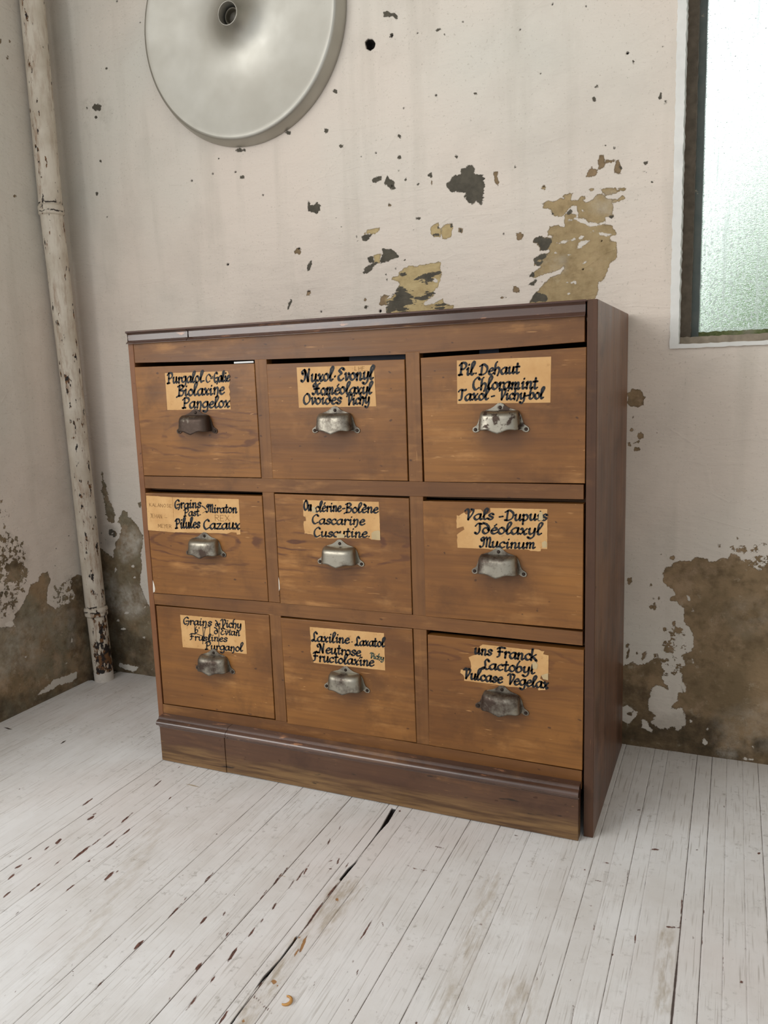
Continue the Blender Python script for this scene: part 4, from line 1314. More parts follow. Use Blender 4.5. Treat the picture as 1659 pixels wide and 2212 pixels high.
for x0, x1 in ((.0005, XM - .0005), (XM + .0005, .8976)):
    profile_x('base_moulding', base_prof(0), x0, x1, mould_w, cab, 40, .0002)

# ------------------------------------------------------------------ handles
PLATE = [(0, .0432), (.0035, .0428), (.0068, .0405), (.0105, .0370), (.0160, .0338), (.0225, .0322), (.0285, .0302), (.0330, .0262), (.0362, .0200), (.0385, .0120), (.0405, .0065), (.0450, .0042), (.0485, .0015), (.0492, -.0025), (.0470, -.0055), (.0430, -.0062), (.0385, -.0045), (.0362, -.0015)]


def handle_meshes():
    # back plate
    bm = bmesh.new()
    pts = PLATE + [(-x, z) for x, z in PLATE[:0:-1]]
    prism_xz(bm, pts, -.0016, 0.0, .0005)
    # cup: superelliptic shell, outer and inner skins
    nt, nv = 44, 18

    def skin(off):
        rows = []
        for j in range(nv):
            v = j / (nv - 1)
            row = []
            for i in range(nt + 1):
                t = math.pi * i / nt
                c, s = math.cos(t), math.sin(t)
                n = 3.6
                ex = math.copysign(abs(c) ** (2 / n), c)
                ey = abs(s) ** (2 / n)
                if v < .5:
                    ph = v / .5 * math.pi / 2
                    sx = .80 + .14 * math.sin(ph)
                    sd = .05 + .95 * math.sin(ph) ** .85
                    z = .0305 - .0125 * (1 - math.cos(ph))
                else:
                    q = (v - .5) / .5
                    sx = .94 + .06 * q
                    sd = 1.0 + .06 * q
                    xx = ex
                    lip = -.0016 - .0056 * math.exp(-(xx / .27) ** 2) + .0012 * math.exp(-((abs(xx) - .58) / .2) ** 2)
                    z = .0180 + (lip * ey - .0005 * (1 - ey) - .0180) * q
                x = (.0362 - off) * sx * ex
                y = -.0014 - (.0205 - off) * sd * ey
                row.append((x, y, z - off * .7 * (1 - v)))
            rows.append(row)
        return rows
    for off in (0.0, .0011):
        g = [[bm.verts.new(p) for p in r] for r in skin(off)]
        for j in range(nv - 1):
            for i in range(nt):
                fc = bm.faces.new([g[j][i], g[j][i + 1], g[j + 1][i + 1], g[j + 1][i]])
                fc.smooth = True
        if off == 0.0:
            g0 = g
        else:
            for i in range(nt):
                bm.faces.new([g0[-1][i], g0[-1][i + 1], g[-1][i + 1], g[-1][i]])
    bmesh.ops.recalc_face_normals(bm, faces=bm.faces)
    me = bpy.data.meshes.new('handle')
    bm.to_mesh(me)
    bm.free()
    # rolled ridge where the cup meets the plate is part of the same casting
    bm = bmesh.new()
    seg = 20
    prof = [(.0029, .0), (.0030, .0008), (.0022, .0017), (.0, .0020)]
    vs, fs = lathe(prof, (0, 0, 0), seg)
    vv = [bm.verts.new(p) for p in vs]
    for q in fs:
        try:
            bm.faces.new([vv[i] for i in q])
        except ValueError:
            pass
    box_into(bm, -.0022, .0022, -.00215, -.0012, -.0003, .0003)
    sm = bpy.data.meshes.new('screw')
    bm.to_mesh(sm)
    bm.free()
    return me, sm


HANDLE_ME, SCREW_ME = handle_meshes()
SCREW_ME.materials.append(plain('screw_steel', S(58, 48, 42), .5, .8, var=.3, scale=200))
HPOS = [(.1417, .7151, 0, .97), (.4510, .7146, -.006, .50), (.7609, .7144, .004, .42), (.1426, .4663, .004, .52), (.4492, .4661, .003, .12), (.7554, .4672, .002, .47), (.1451, .2193, .014, .66), (.4507, .2178, .020, .25), (.7580, .2176, -.022, .62)]

# ------------------------------------------------------------------ lettering: a broad pen drawn along stroke skeletons
def cr(pts, n=7):
    p = np.array(pts, float)
    if len(p) < 3:
        t = np.linspace(0, 1, 6)[:, None]
        return p[0] + (p[-1] - p[0]) * t
    closed = np.allclose(p[0], p[-1])
    e = np.vstack([p[-2] if closed else 2 * p[0] - p[1], p, p[1] if closed else 2 * p[-1] - p[-2]])
    out = []
    for i in range(1, len(e) - 2):
        for k in range(n):
            t = k / n
            a, b, c, d = e[i - 1:i + 3]
            out.append(.5 * (2 * b + (c - a) * t + (2 * a - 5 * b + 4 * c - d) * t * t + (3 * b - a - 3 * c + d) * t ** 3))
    out.append(p[-1])
    return np.array(out)


G = {
    'a': (1.05, [[(.85, .92), (.5, 1.0), (.12, .65), (.12, .25), (.38, 0), (.7, .3), (.85, .9)], [(.86, 1.0), (.82, .35), (.9, .04), (1.08, .14)]]),
    'b': (.95, [[(.45, 1.9), (.2, 1.3), (.13, .5), (.15, .12), (.45, 0), (.78, .35), (.7, .85), (.42, .95), (.15, .6)]]),
    'c': (.85, [[(.75, .85), (.5, 1.0), (.15, .7), (.15, .25), (.45, 0), (.8, .2)]]),
    'd': (1.0, [[(.1, 1.7), (.5, 1.5), (.82, .95), (.78, .3), (.42, 0), (.12, .35), (.25, .85), (.6, .9), (.8, .6)]]),
    'e': (.88, [[(.15, .5), (.7, .66), (.66, .95), (.42, 1.0), (.13, .6), (.2, .15), (.5, 0), (.85, .25)]]),
    'g': (1.05, [[(.85, .92), (.5, 1.0), (.12, .65), (.15, .25), (.45, .08), (.8, .4), (.88, .95)], [(.88, 1.0), (.86, -.2), (.6, -.65), (.2, -.5)]]),
    'h': (1.0, [[(.42, 1.9), (.2, 1.5), (.16, 0)], [(.17, .55), (.5, 1.0), (.8, .75), (.75, .2), (.6, -.25)]]),
    'i': (.6, [[(.08, .75), (.28, 1.0), (.26, .2), (.4, 0), (.6, .2)], [(.34, 1.42), (.42, 1.55)]]),
    'k': (.9, [[(.2, 1.85), (.13, 0)], [(.75, 1.0), (.18, .5), (.45, .45), (.85, 0)]]),
    'l': (.64, [[(.08, .4), (.5, 1.3), (.6, 1.75), (.4, 1.92), (.22, 1.5), (.2, .3), (.38, 0), (.62, .2)]]),
    'm': (1.38, [[(.08, .8), (.22, 1), (.2, 0)], [(.21, .6), (.5, 1), (.64, .78), (.62, 0)], [(.62, .6), (.9, 1), (1.05, .78), (1.02, .15), (1.15, 0), (1.32, .2)]]),
    'n': (1.05, [[(.08, .8), (.24, 1), (.22, 0)], [(.22, .55), (.55, 1), (.75, .78), (.72, .15), (.85, 0), (1.02, .2)]]),
    'N_': (1.0, [[(.08, .8), (.24, 1), (.22, 0)], [(.22, .55), (.55, 1), (.76, .78), (.74, .1), (.62, -.4), (.42, -.5)]]),
    'o': (.92, [[(.45, 1), (.14, .7), (.14, .25), (.45, 0), (.78, .3), (.76, .75), (.45, 1)]]),
    'p': (.98, [[(.1, .85), (.24, 1), (.22, -.65)], [(.22, .75), (.55, 1), (.82, .65), (.7, .15), (.4, 0), (.22, .15)]]),
    'r': (.75, [[(.08, .8), (.24, 1), (.22, 0)], [(.22, .55), (.5, .95), (.76, .9)]]),
    's': (.82, [[(.72, .85), (.45, 1), (.2, .8), (.35, .55), (.65, .35), (.6, .08), (.35, 0), (.1, .15)]]),
    't': (.68, [[(.32, 1.6), (.26, .3), (.42, 0), (.66, .2)], [(.02, 1.05), (.6, 1.1)]]),
    'u': (1.05, [[(.08, .85), (.22, 1), (.18, .35), (.36, 0), (.7, .35), (.8, 1)], [(.8, 1), (.78, .2), (.9, 0), (1.06, .2)]]),
    'v': (.85, [[(.08, .9), (.24, 1), (.4, 0), (.74, .7), (.7, 1)]]),
    'x': (.92, [[(.08, .85), (.25, 1), (.6, .05), (.86, .15)], [(.82, 1), (.12, 0)]]),
    'y': (.98, [[(.08, .85), (.22, 1), (.18, .4), (.36, .05), (.7, .4), (.8, 1)], [(.82, 1), (.76, -.2), (.45, -.65), (.1, -.5)]]),
    'z': (.85, [[(.1, .95), (.72, 1)], [(.72, 1), (.1, .04)], [(.1, .04), (.8, .08)]]),
    'P': (1.15, [[(.36, 1.75), (.3, .15), (.02, 0)], [(.02, 1.4), (.4, 1.8), (.95, 1.7), (1.05, 1.25), (.75, .9), (.36, .85)], [(.1, .02), (.55, .06)]]),
    'C': (1.1, [[(.95, 1.55), (.65, 1.8), (.2, 1.3), (.15, .5), (.5, 0), (1, .3)]]),
    'G': (1.25, [[(.95, 1.6), (.65, 1.8), (.2, 1.3), (.15, .5), (.45, .05), (.8, .25)], [(.55, .8), (1.1, .85), (1.02, .1), (.8, -.25)]]),
    'B': (1.15, [[(.32, 1.75), (.26, 0)], [(.02, 1.55), (.6, 1.8), (.92, 1.4), (.36, .95)], [(.36, .95), (1, .75), (.8, .1), (.2, .02), (-.15, -.2)]]),
    'N': (1.5, [[(.22, 1.15), (.1, 1.5), (.42, 1.75), (.62, 1.3), (.56, .4), (.3, 0), (.02, .15)], [(.5, 1.7), (.85, .9), (1.1, .05)], [(1.2, 1.85), (1.12, .9), (1.12, .05)]]),
    'M': (1.6, [[(.22, 1.15), (.1, 1.5), (.38, 1.75), (.52, 1.2), (.46, .3), (.18, 0), (.02, .15)], [(.5, 1.3), (.76, 1.75), (.92, 1.3), (.9, .1)], [(.92, 1.3), (1.2, 1.75), (1.36, 1.3), (1.3, .2), (1.52, .06)]]),
    'E': (1.05, [[(.95, 1.6), (.6, 1.8), (.25, 1.45), (.62, 1), (.2, .62), (.28, .1), (.65, 0), (1, .3)]]),
    'H': (1.3, [[(.2, 1.2), (.12, 1.5), (.42, 1.75), (.58, 1.2), (.54, .4), (.3, 0), (.05, .15)], [(1.2, 1.75), (.85, 1.45), (.8, .4), (1.0, .02), (1.25, .2)], [(.25, .85), (1.1, .95)]]),
    'O': (1.2, [[(.6, 1.7), (.15, 1.2), (.15, .4), (.55, 0), (1.05, .5), (1, 1.3), (.6, 1.7)]]),
    'V': (1.12, [[(.0, 1.45), (.22, 1.75), (.45, 1.5), (.5, 0)], [(.5, 0), (.95, .9), (1.06, 1.55), (.78, 1.72)]]),
    'D': (1.25, [[(.32, 1.65), (.26, .05)], [(-.05, 1.42), (.5, 1.75), (1.1, 1.2), (1, .4), (.5, .02), (0, .05)]]),
    'T': (.98, [[(0, 1.4), (.3, 1.72), (1, 1.62), (1.12, 1.78)], [(.56, 1.62), (.5, .2), (.18, 0)]]),
    'I': (.88, [[(.05, 1.3), (.35, 1.75), (.8, 1.7)], [(.56, 1.7), (.62, .6), (.4, 0), (.1, .15)]]),
    'L': (1.0, [[(.88, 1.5), (.6, 1.8), (.38, 1.4), (.45, .6), (.25, 0), (.02, .15), (.3, .28), (.7, 0), (.98, .15)]]),
    'F': (1.0, [[(.36, 1.6), (.36, .3), (.08, 0)], [(0, 1.4), (.3, 1.72), (1.08, 1.68)], [(.12, .95), (.8, 1.0)]]),
    '.': (.5, [[(.2, .12), (.26, .2)]]), '~': (.6, [[(.22, .55), (.32, .7)]]), '-': (.62, [[(.05, .5), (.52, .6)]]), ',': (.5, [[(.26, .15), (.2, -.1), (.06, -.3)]]), "'": (.4, [[(.2, 1.7), (.14, 1.35)]]), ' ': (.55, [])}
ACC = {'é': ('e', [[(.42, 1.3), (.66, 1.62)]]), 'è': ('e', [[(.66, 1.3), (.36, 1.6)]]), 'ï': ('i', [[(.14, 1.42), (.2, 1.5)], [(.48, 1.42), (.54, 1.5)]])}
# plain pencil capitals, cap height 1
PC = {'L': (.7, [[(0, 1), (0, 0)], [(0, 0), (.5, 0)]]), 'H': (.8, [[(0, 1), (0, 0)], [(.55, 1), (.55, 0)], [(0, .5), (.55, .5)]]), 'F': (.7, [[(0, 1), (0, 0)], [(0, 1), (.5, 1)], [(0, .5), (.4, .5)]]),
      'R': (.8, [[(0, 0), (0, 1)], [(0, 1), (.5, .9), (.45, .55), (0, .5)], [(.2, .5), (.6, 0)]]), 'E': (.75, [[(0, 1), (0, 0)], [(0, 1), (.5, 1)], [(0, .5), (.4, .5)], [(0, 0), (.5, 0)]]), 'X': (.8, [[(0, 1), (.6, 0)], [(.6, 1), (0, 0)]]),
      'K': (.8, [[(0, 1), (0, 0)], [(.5, 1), (0, .45)], [(.1, .5), (.55, 0)]]), 'A': (.8, [[(0, 0), (.3, 1)], [(.3, 1), (.6, 0)], [(.1, .35), (.5, .35)]]), 'N': (.85, [[(0, 0), (0, 1)], [(0, 1), (.55, 0)], [(.55, 0), (.55, 1)]]),
      'O': (.85, [[(.3, 1), (0, .5), (.3, 0), (.6, .5), (.3, 1)]]), 'S': (.75, [[(.5, .9), (.2, 1), (.1, .7), (.45, .4), (.4, 0), (0, .08)]]), 'J': (.6, [[(0, 1), (.5, 1)], [(.3, 1), (.3, .2), (0, 0)]]), 'M': (1.0, [[(0, 0), (.08, 1)], [(.08, 1), (.38, .3)], [(.38, .3), (.68, 1)], [(.68, 1), (.75, 0)]]),
      'Y': (.75, [[(0, 1), (.3, .5)], [(.6, 1), (.3, .5), (.1, -.25)]]), '-': (.6, [[(0, .4), (.45, .42)]]), ' ': (.5, []), '_': (.1, [])}


class Ink:
    def __init__(self):
        self.v, self.f = [], []

    def stroke(self, P, thick, thin, ang):
        """P: n x 2 points (x,z) in metres; a pen of elliptic nib dragged along"""
        d = np.gradient(P, axis=0)
        L = np.hypot(d[:, 0], d[:, 1]) + 1e-12
        t = d / L[:, None]
        na = np.array([math.cos(ang), math.sin(ang)])
        w = np.sqrt((thick * (t[:, 0] * na[1] - t[:, 1] * na[0])) ** 2 + thin ** 2) / 2
        w *= 1 + .08 * np.sin(np.arange(len(P)) * 1.7 + random.random() * 6)
        nn = np.stack([-t[:, 1], t[:, 0]], 1)
        k = len(self.v)
        for p, n_, ww in zip(P, nn, w):
            self.v += [p + n_ * ww, p - n_ * ww]
        for i in range(len(P) - 1):
            self.f.append((k + 2 * i, k + 2 * i + 1, k + 2 * i + 3, k + 2 * i + 2))
        for p, ww in ((P[0], w[0]), (P[-1], w[-1])):
            c = len(self.v)
            nr = 10
            for q in range(nr):
                a = 2 * math.pi * q / nr
                self.v.append(p + ww * np.array([math.cos(a), math.sin(a)]))
            self.f.append(tuple(range(c, c + nr)))

    def build(self, name, y, mat, parent):
        vs = [(p[0], y, p[1]) for p in self.v]
        return mesh_obj(name, vs, self.f, mat, parent)


def line_frame(view, x0, y0, x1, y1, yp):
    a = aty(*zz(view, x0, y0), yp)[[0, 2]]
    b = aty(*zz(view, x1, y1), yp)[[0, 2]]
    up = aty(*zz(view, x0, y0 - 100), yp)[[0, 2]]
    return a, b, np.linalg.norm(up - a) / 100.0


def write(ink, view, text, x0, y0, x1, y1, xh, yp, pen=.40, thin=.23, slant=.10, table=None):
    a, b, mpz = line_frame(view, x0, y0, x1, y1, yp)
    glyphs = []
    chars = []
    i = 0
    while i < len(text):
        if text[i] == '{':
            j = text.index('}', i)
            chars.append(text[i + 1:j])
            i = j + 1
        else:
            chars.append(text[i])
            i += 1
    w = 0
    for c in chars:
        if table is not None:
            adv, st = table[c]
        elif c in ACC:
            base = G[ACC[c][0]]
            st0 = base[1][:1] if ACC[c][0] == 'i' else base[1]
            adv, st = base[0], st0 + ACC[c][1]
        else:
            adv, st = G[c]
        glyphs.append((w, st))
        w += adv
    w -= .08
    X = (b - a) / w
    h = xh * mpz
    Zv = np.array([0, 1.0]) * h
    e = X / np.linalg.norm(X)
    # letters stand square on their line
    Zv = np.array([-e[1], e[0]]) * h * .6 + Zv * .4
    for gx, st in glyphs:
        jx, jz, js = random.uniform(-.03, .03), random.uniform(-.04, .04), random.uniform(.96, 1.05)
        for s in st:
            q = cr(s)
            P = a + (gx + q[:, :1] + jx) * X + (q[:, 1:] * js + jz) * (Zv + X * slant)
            ink.stroke(P, pen * h, thin * h, math.radians(38))


def freeline(ink, view, pts, yp, t):
    P = np.array([aty(*zz(view, *p), yp)[[0, 2]] for p in pts])
    _, _, mpz = line_frame(view, *pts[0], *pts[-1], yp)
    ink.stroke(cr(P), t * mpz, t * .7 * mpz, .6)


INK = NT('black_ink').fin(S(28, 30, 34), .45, spec=.3)
PENCIL = NT('pencil_grey').fin(S(140, 104, 66), .8, spec=.1)
GREYINK = NT('faded_ink').fin(S(70, 84, 74), .6, spec=.2)
SMEAR = plain('white_paint_smear', S(214, 206, 192), .7, var=.06)
TEAR = plain('grey_paper_backing', S(186, 164, 124), .7, var=.1)

QUADS = {0: [(290.4, 793), (549, 785), (563.8, 1032), (311, 1027.3)], 1: [(575.4, 786.5), (873.6, 776.3), (880.7, 1038.8), (589.3, 1033.9)], 2: [(908.3, 773.1), (1266.6, 749.5), (1263.3, 1044.3), (916.6, 1040.7)],
         3: [(313.9, 1064.8), (565.5, 1071.8), (579.4, 1299.5), (332.8, 1281)], 4: [(592.7, 1067), (883.3, 1076.9), (889.9, 1327.9), (605.6, 1303.3)], 5: [(913.3, 1082.7), (1260.5, 1088.8), (1258.3, 1360), (919.4, 1331.5)],
         6: [(337, 1308.7), (580.8, 1329.5), (593, 1553.3), (353.8, 1519.5)], 7: [(605.9, 1334.9), (890.3, 1358.8), (899.3, 1604.4), (620.8, 1563.1)], 8: [(923.6, 1371.4), (1261.3, 1404.7), (1257.7, 1663.9), (926.9, 1609.9)]}
LABEL = {
    0: [(443, 765), (700, 758), (1068, 745), (1078, 772), (1092, 790), (1082, 830), (1086, 880), (1078, 905), (1092, 950), (1084, 975), (1094, 1010), (1090, 1060), (1100, 1125), (760, 1130), (468, 1132)],
    1: [(372, 708), (1140, 683), (1165, 1095), (395, 1110)],
    2: [(313, 500), (1048, 470), (1042, 828), (317, 838)],
    3: [(415, 222), (1135, 243), (1153, 625), (1115, 628), (1110, 606), (1060, 600), (1000, 620), (920, 612), (440, 602)],
    4: [(363, 195), (700, 205), (1163, 215), (1180, 620), (1085, 612), (1050, 592), (940, 602), (800, 596), (640, 604), (560, 590), (500, 600), (480, 570), (440, 555), (380, 552), (372, 480), (372, 420), (396, 415), (392, 378), (368, 365)],
    5: [(312, 228), (330, 232), (370, 205), (385, 222), (410, 215), (450, 182), (500, 182), (520, 205), (545, 220), (575, 205), (573, 170), (1018, 180), (1018, 490), (970, 488), (965, 507), (890, 505), (870, 495), (700, 490), (650, 500), (560, 490), (318, 480), (313, 380), (345, 355), (372, 338), (365, 315), (312, 330)],
    6: [(358, 197), (1082, 262), (1105, 637), (850, 605), (600, 578), (388, 560)],
    7: [(398, 172), (1203, 240), (1217, 645), (1000, 622), (440, 562), (420, 500), (405, 440), (412, 330), (402, 250)],
    8: [(515, 80), (700, 100), (880, 122), (930, 118), (995, 132), (985, 155), (1027, 165), (1025, 360), (985, 345), (970, 320), (962, 345), (1005, 380), (1003, 435), (950, 438), (940, 415), (860, 412), (850, 425), (745, 410), (660, 400), (560, 385), (370, 362), (365, 320), (340, 300), (345, 275), (415, 290), (425, 250), (420, 215), (405, 180), (440, 165), (500, 150), (490, 95)]}
LINES = {
    0: [('Purgalol.', 465, 868, 842, 850, 56), ('C', 848, 858, 893, 856, 42), ('te', 893, 822, 922, 820, 22), ('Galie', 932, 860, 1088, 842, 54), ('Biolaxi{N_}e', 568, 992, 1032, 972, 60), ('Pa{N_}gelox', 618, 1112, 1086, 1104, 58)],
    1: [('Nuxol~Evonyl', 418, 850, 1130, 826, 66), ('Homéolaxyl', 528, 976, 1118, 968, 62), ('Ovoïdes', 435, 1076, 815, 1068, 58), ('Vichy', 868, 1080, 1095, 1064, 58)],
    2: [('Pil.', 325, 615, 470, 610, 52), ('Dehaut', 490, 612, 795, 600, 48), ('Chloramint', 432, 728, 938, 718, 50), ('Taxol', 322, 812, 556, 804, 48), ('-', 580, 806, 606, 804, 46), ('Vichy-bol', 640, 805, 985, 796, 46)],
    3: [('Grains', 437, 345, 722, 332, 52), ('Past.', 537, 428, 728, 420, 44), ('Miraton', 782, 385, 1116, 392, 50), ('Pilules', 447, 560, 712, 552, 56), ('Cazaux', 750, 568, 1145, 566, 58)],
    4: [('Ou', 372, 302, 452, 306, 58), ('clérine', 492, 318, 765, 316, 54), ('-', 778, 318, 806, 318, 54), ('Bolène', 806, 328, 1155, 330, 54), ('Cascari{N_}e', 455, 446, 1012, 458, 52), ('Cuscutine.', 472, 582, 1075, 588, 52)],
    5: [('Vals', 372, 262, 596, 258, 44), ('-', 640, 262, 672, 262, 44), ('Dupuis', 686, 268, 1012, 266, 44), ('Idéolaxyl', 450, 370, 968, 378, 46), ('Mucinum', 490, 476, 922, 486, 42)],
    6: [('Grai{N_}s', 390, 302, 708, 322, 46), ('de', 752, 326, 806, 330, 36), ('Vichy', 812, 332, 1042, 350, 48), ("b'", 522, 396, 575, 398, 34), ("d'Evian", 738, 410, 1026, 432, 40), ('Fruslines', 466, 478, 886, 498, 40), ('Purga{N_}ol', 638, 584, 1058, 606, 46)],
    7: [('Laxiline', 418, 326, 826, 350, 54), ('.', 845, 340, 866, 342, 50), ('Laxatol', 888, 370, 1205, 388, 52), ('Neutrose', 472, 448, 950, 488, 54), (',', 935, 500, 955, 502, 44), ('Fructolaxine', 432, 540, 1092, 600, 54)],
    8: [('uns', 446, 152, 582, 166, 42), ('Franck', 622, 178, 932, 206, 46), ('Lactobyl', 506, 268, 916, 306, 44), ('Vulcase', 362, 340, 664, 382, 44), ('Vegelax', 702, 386, 1022, 424, 44)]}
FIG = {0: (.8, (.20, .705)), 3: (.9, (.10, .490)), 4: (1.0, (.355, .500)), 6: (.0, (0, 0)), 8: (.65, (.66, .300)), 7: (.0, (0, 0))}
YF = -.0012


def paper(name, view, pts, yp, mat, parent):
    base = [aty(*zz(view, *p), yp)[[0, 2]] for p in pts]
    # resample and roughen the torn edges
    out = []
    n = len(base)
    for i in range(n):
        p, q = base[i], base[(i + 1) % n]
        L = np.linalg.norm(q - p)
        k = max(1, int(L / .004))
        for j in range(k):
            t = j / k
            r = p + (q - p) * t
            if n > 5 and j:
                r = r + rng.normal(size=2) * (.0004 if L < .03 else .00012)
            out.append((r[0], r[1]))
    bm = bmesh.new()
    prism_xz(bm, out, yp, YF + .0003)
    return bm_obj(name, bm, mat, parent)


DRAWER_NOTE = {0: 'drawer with dark brown cup pull', 3: 'drawer with two paper labels side by side', 8: 'drawer with badly torn label'}
drawers = []
for d in range(9):
    row, colm = divmod(d, 3)
    q = [aty(u, v_, YF)[[0, 2]] for u, v_ in QUADS[d]]
    fig, fc = FIG.get(d, (.0, (0, 0)))
    hx, hz, hr, dk = HPOS[d]
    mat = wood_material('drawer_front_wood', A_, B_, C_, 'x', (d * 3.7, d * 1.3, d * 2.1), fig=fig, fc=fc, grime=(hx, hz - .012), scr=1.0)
    bm = bmesh.new()
    prism_xz(bm, [q[3], q[2], q[1], q[0]], YF, YF + .018, .0009)
    x0, x1 = max(q[0][0], q[3][0]) + .004, min(q[1][0], q[2][0]) - .004
    z0, z1 = max(q[2][1], q[3][1]) + .002, min(q[0][1], q[1][1]) - .012
    for bx0, bx1, by0, by1, bz0, bz1 in ((x0, x0 + .008, YF + .0185, .34, z0, z1), (x1 - .008, x1, YF + .0185, .34, z0, z1), (x0 + .0085, x1 - .0085, .332, .34, z0, z1), (x0 + .0085, x1 - .0085, YF + .0185, .3315, z0, z0 + .006)):
        box_into(bm, bx0, bx1, by0, by1, bz0, bz1)
    dr = bm_obj('drawer', bm, mat, cab)
    if d in DRAWER_NOTE:
        dr['label'] = DRAWER_NOTE[d]
    drawers.append(dr)
    # handle
    hme = HANDLE_ME.copy()
    hme.materials.clear()
    hme.materials.append(nickel_material('worn_nickel', dk, (d * 1.7, d * .9, d * .4), d == 2))
    ho = link(bpy.data.objects.new('handle', hme))
    ho.location = (hx, YF - .0001, hz)
    ho.rotation_euler = (0, -hr * 1.0, 0)
    adopt(ho, dr)
    for sx, sz in ((-.0436, -.0010), (.0436, -.0010), (0, .0358)):
        so_ = link(bpy.data.objects.new('screw', SCREW_ME))
        c_, s_ = math.cos(hr), math.sin(hr)
        so_.location = (hx + sx * c_ - sz * s_, YF - .0016, hz + sx * s_ + sz * c_)
        so_.rotation_euler = (0, random.uniform(0, 3), 0)
        adopt(so_, dr)
    # label
    V = 'V%d' % d
    YP = YF - .0005
    pm = paper_material('aged_label_paper', (d * 2.2, 0, d), .75 if d in (4, 5, 6, 7, 8) else .4)
    if d == 3:
        pp = paper('paper_label', V, [(128, 205), (270, 212), (412, 222), (425, 400), (440, 605), (300, 592), (150, 580)], YP, pm, dr)
        pp['label'] = 'narrow label pencilled in capitals'
    pl = paper('paper_label', V, LABEL[d], YP, pm, dr)
    ink = Ink()
    for ln in LINES[d]:
        write(ink, V, *ln, YP)
    if d == 3:
        freeline(ink, V, [(738, 318), (756, 330), (776, 350)], YP, 12)
        freeline(ink, V, [(775, 372), (758, 384), (742, 394)], YP, 5)
    if d == 6:
        for s in ([(525, 285), (522, 345), (526, 400)], [(526, 402), (560, 416), (640, 448)], [(612, 330), (618, 420), (612, 522)], [(640, 350), (628, 420), (622, 490)], [(640, 350), (660, 335), (690, 328)], [(692, 318), (690, 410), (685, 495)], [(795, 335), (793, 430), (790, 540)], [(800, 342), (860, 358), (940, 382)]):
            freeline(ink, V, s, YP, 8)
    if d == 1:
        pass
    ink.build('lettering', YP - .0003, INK, dr)
    def note(parts, lines=()):
        pen_ = Ink()
        for q_ in parts:
            write(pen_, V, *q_[:6], YP, q_[6], q_[6] * .85, 0, PC)
        for l_ in lines:
            freeline(pen_, V, l_, YP, 3.5)
        pen_.build('pencil_note', YP - .0003, PENCIL, dr)

    if d == 1:
        note([('L', 952, 735, 975, 735, 36, .09), ('HF', 992, 736, 1054, 732, 34, .09)], [[(984, 744), (1030, 742), (1080, 741)]])
    if d == 3:
        note([('KALANOSE', 166, 320, 412, 334, 34, .10), ('JEHAN', 176, 444, 310, 452, 40, .08), ('-', 335, 458, 364, 460, 34, .09), ('MEYER', 260, 548, 408, 556, 34, .11)])
        note([('REX', 880, 476, 1042, 482, 62, .07)])
    if d == 7:
        g = Ink()
        write(g, V, 'Vichy', 1048, 508, 1200, 535, 34, YP)
        g.build('lettering', YP - .0003, GREYINK, dr)['label'] = 'small faded grey word'
    smear = {3: [(200, 1125), (214, 1160), (226, 1215), (222, 1250), (206, 1257)], 4: [(104, 1010), (113, 1050), (119, 1130), (110, 1155)]}.get(d)
    if smear:
        bm = bmesh.new()
        prism_xz(bm, [aty(*zz(V, *p), YF - .0004)[[0, 2]] for p in smear], YF - .0004, YF + .0002)
        bm_obj('paint_smear', bm, SMEAR, dr)['label'] = 'white paint smear on the drawer edge'
    tears = {4: [[(455, 270), (480, 262), (500, 300), (495, 332), (460, 330)], [(720, 560), (760, 548), (800, 560), (800, 594), (720, 596)], [(1085, 545), (1110, 525), (1160, 515), (1176, 530), (1178, 618), (1088, 610)]],
             5: [[(955, 200), (980, 200), (985, 265), (948, 268)], [(975, 440), (1000, 425), (1016, 440), (1012, 478), (980, 482)]], 8: [[(970, 320), (1000, 310), (1024, 305), (1024, 358), (985, 350)], [(900, 225), (925, 212), (945, 240), (935, 275), (905, 270)]]}
    for tpts in tears.get(d, []):
        base = [aty(*zz(V, *p), YP - .0004)[[0, 2]] for p in tpts]
        bm = bmesh.new()
        prism_xz(bm, base, YP - .0004, YP + .0001)
        bm_obj('torn_scrap', bm, TEAR, dr)['label'] = 'greyish torn scrap on the label'

# ------------------------------------------------------------------ cards standing in the drawers
def card(name, view, pts, y, z_low, mat, label):
    q = [aty(*zz(view, *p), y)[[0, 2]] for p in pts]
    bm = bmesh.new()
    prism_xz(bm, [(q[0][0], z_low), (q[1][0], z_low), tuple(q[1]), tuple(q[0])], y, y + .0012)
    o = bm_obj(name, bm, mat)
    tag(o, label, 'card')


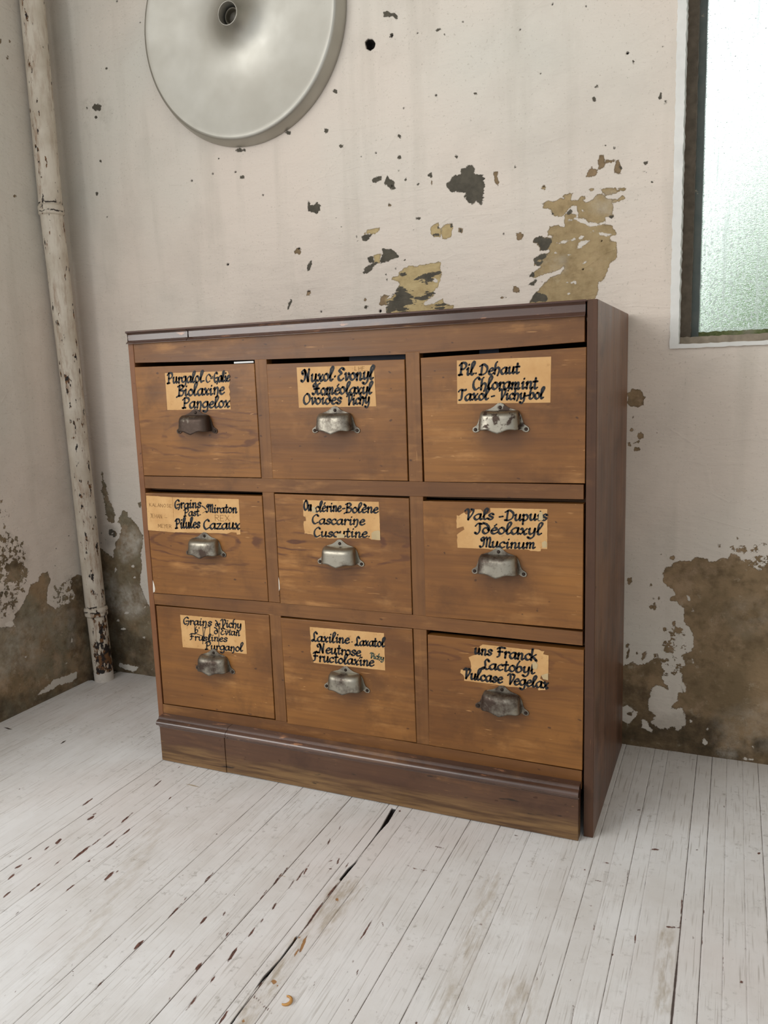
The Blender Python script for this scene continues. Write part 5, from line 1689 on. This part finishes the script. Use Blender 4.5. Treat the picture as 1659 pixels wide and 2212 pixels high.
card('index_card', 'V0', [(1130, 653), (1324, 644)], .0035, .8425, plain('white_card', S(226, 226, 224), .7, var=.03), 'white card peeping over the front of the top left drawer')
card('index_card', 'V1', [(895, 602), (1452, 572)], .030, .66, plain('slate_card', S(70, 74, 84), .7, var=.1), 'slate grey card in the gap above the top middle drawer')
card('index_card', 'V2', [(488, 420), (640, 405)], .030, .66, plain('blue_card', S(60, 66, 80), .7, var=.1), 'dark blue card in the gap above the top right drawer')

# ------------------------------------------------------------------ bits on the floor
def sliver(name, p0, p1, wd, mat, label, cat, grp=None):
    a, b = atz(*p0, .0006), atz(*p1, .0006)
    d = (b - a)[:2]
    L = np.linalg.norm(d)
    nx, ny = -d[1] / L * wd, d[0] / L * wd
    m = (a + b) / 2
    vs = [(a[0], a[1], .0005), (m[0] + nx, m[1] + ny, .0005), (b[0], b[1], .0005), (m[0] - nx, m[1] - ny, .0005), (m[0], m[1], .0022)]
    o = mesh_obj(name, vs, [(0, 3, 2, 1), (0, 1, 4), (1, 2, 4), (2, 3, 4), (3, 0, 4)], mat)
    tag(o, label, cat, grp)


dbr = plain('dark_splinter', S(64, 50, 42), .7)
sliver('wood_splinter', (8, 1571), (27, 1576), .0022, dbr, 'dark wood splinter on the floor close to the left wall', 'splinter')
sliver('wood_splinter', (130, 1607), (143, 1599), .0018, dbr, 'thin dark splinter lying out on the boards left of the cabinet', 'splinter')
sliver('wood_splinter', (400, 1693), (433, 1701), .0010, plain('straw_splinter', S(150, 132, 104), .8), 'long straw coloured splinter on the floor in front of the cabinet left corner', 'splinter')
# curled wood shaving
c0 = atz(617, 2161, .002)
vs, fs = [], []
for i in range(26):
    a = math.radians(-100 + 210 * i / 25)
    tp = .0016 * math.sin(math.pi * (i + .5) / 26) + .0003
    for rr_, zt in ((.0075 - tp, .0008), (.0075 + tp, .0008), (.0075 + tp, .0032), (.0075 - tp, .0032)):
        vs.append((c0[0] + rr_ * math.cos(a), c0[1] + rr_ * math.sin(a), zt))
for i in range(25):
    for q_ in range(4):
        r_ = (q_ + 1) % 4
        fs.append((i * 4 + q_, i * 4 + r_, i * 4 + 4 + r_, i * 4 + 4 + q_))
tag(mesh_obj('wood_shaving', vs, fs, plain('shaving_orange', S(196, 146, 84), .6), None, True), 'curled orange wood shaving on the white boards near the camera', 'wood shaving')
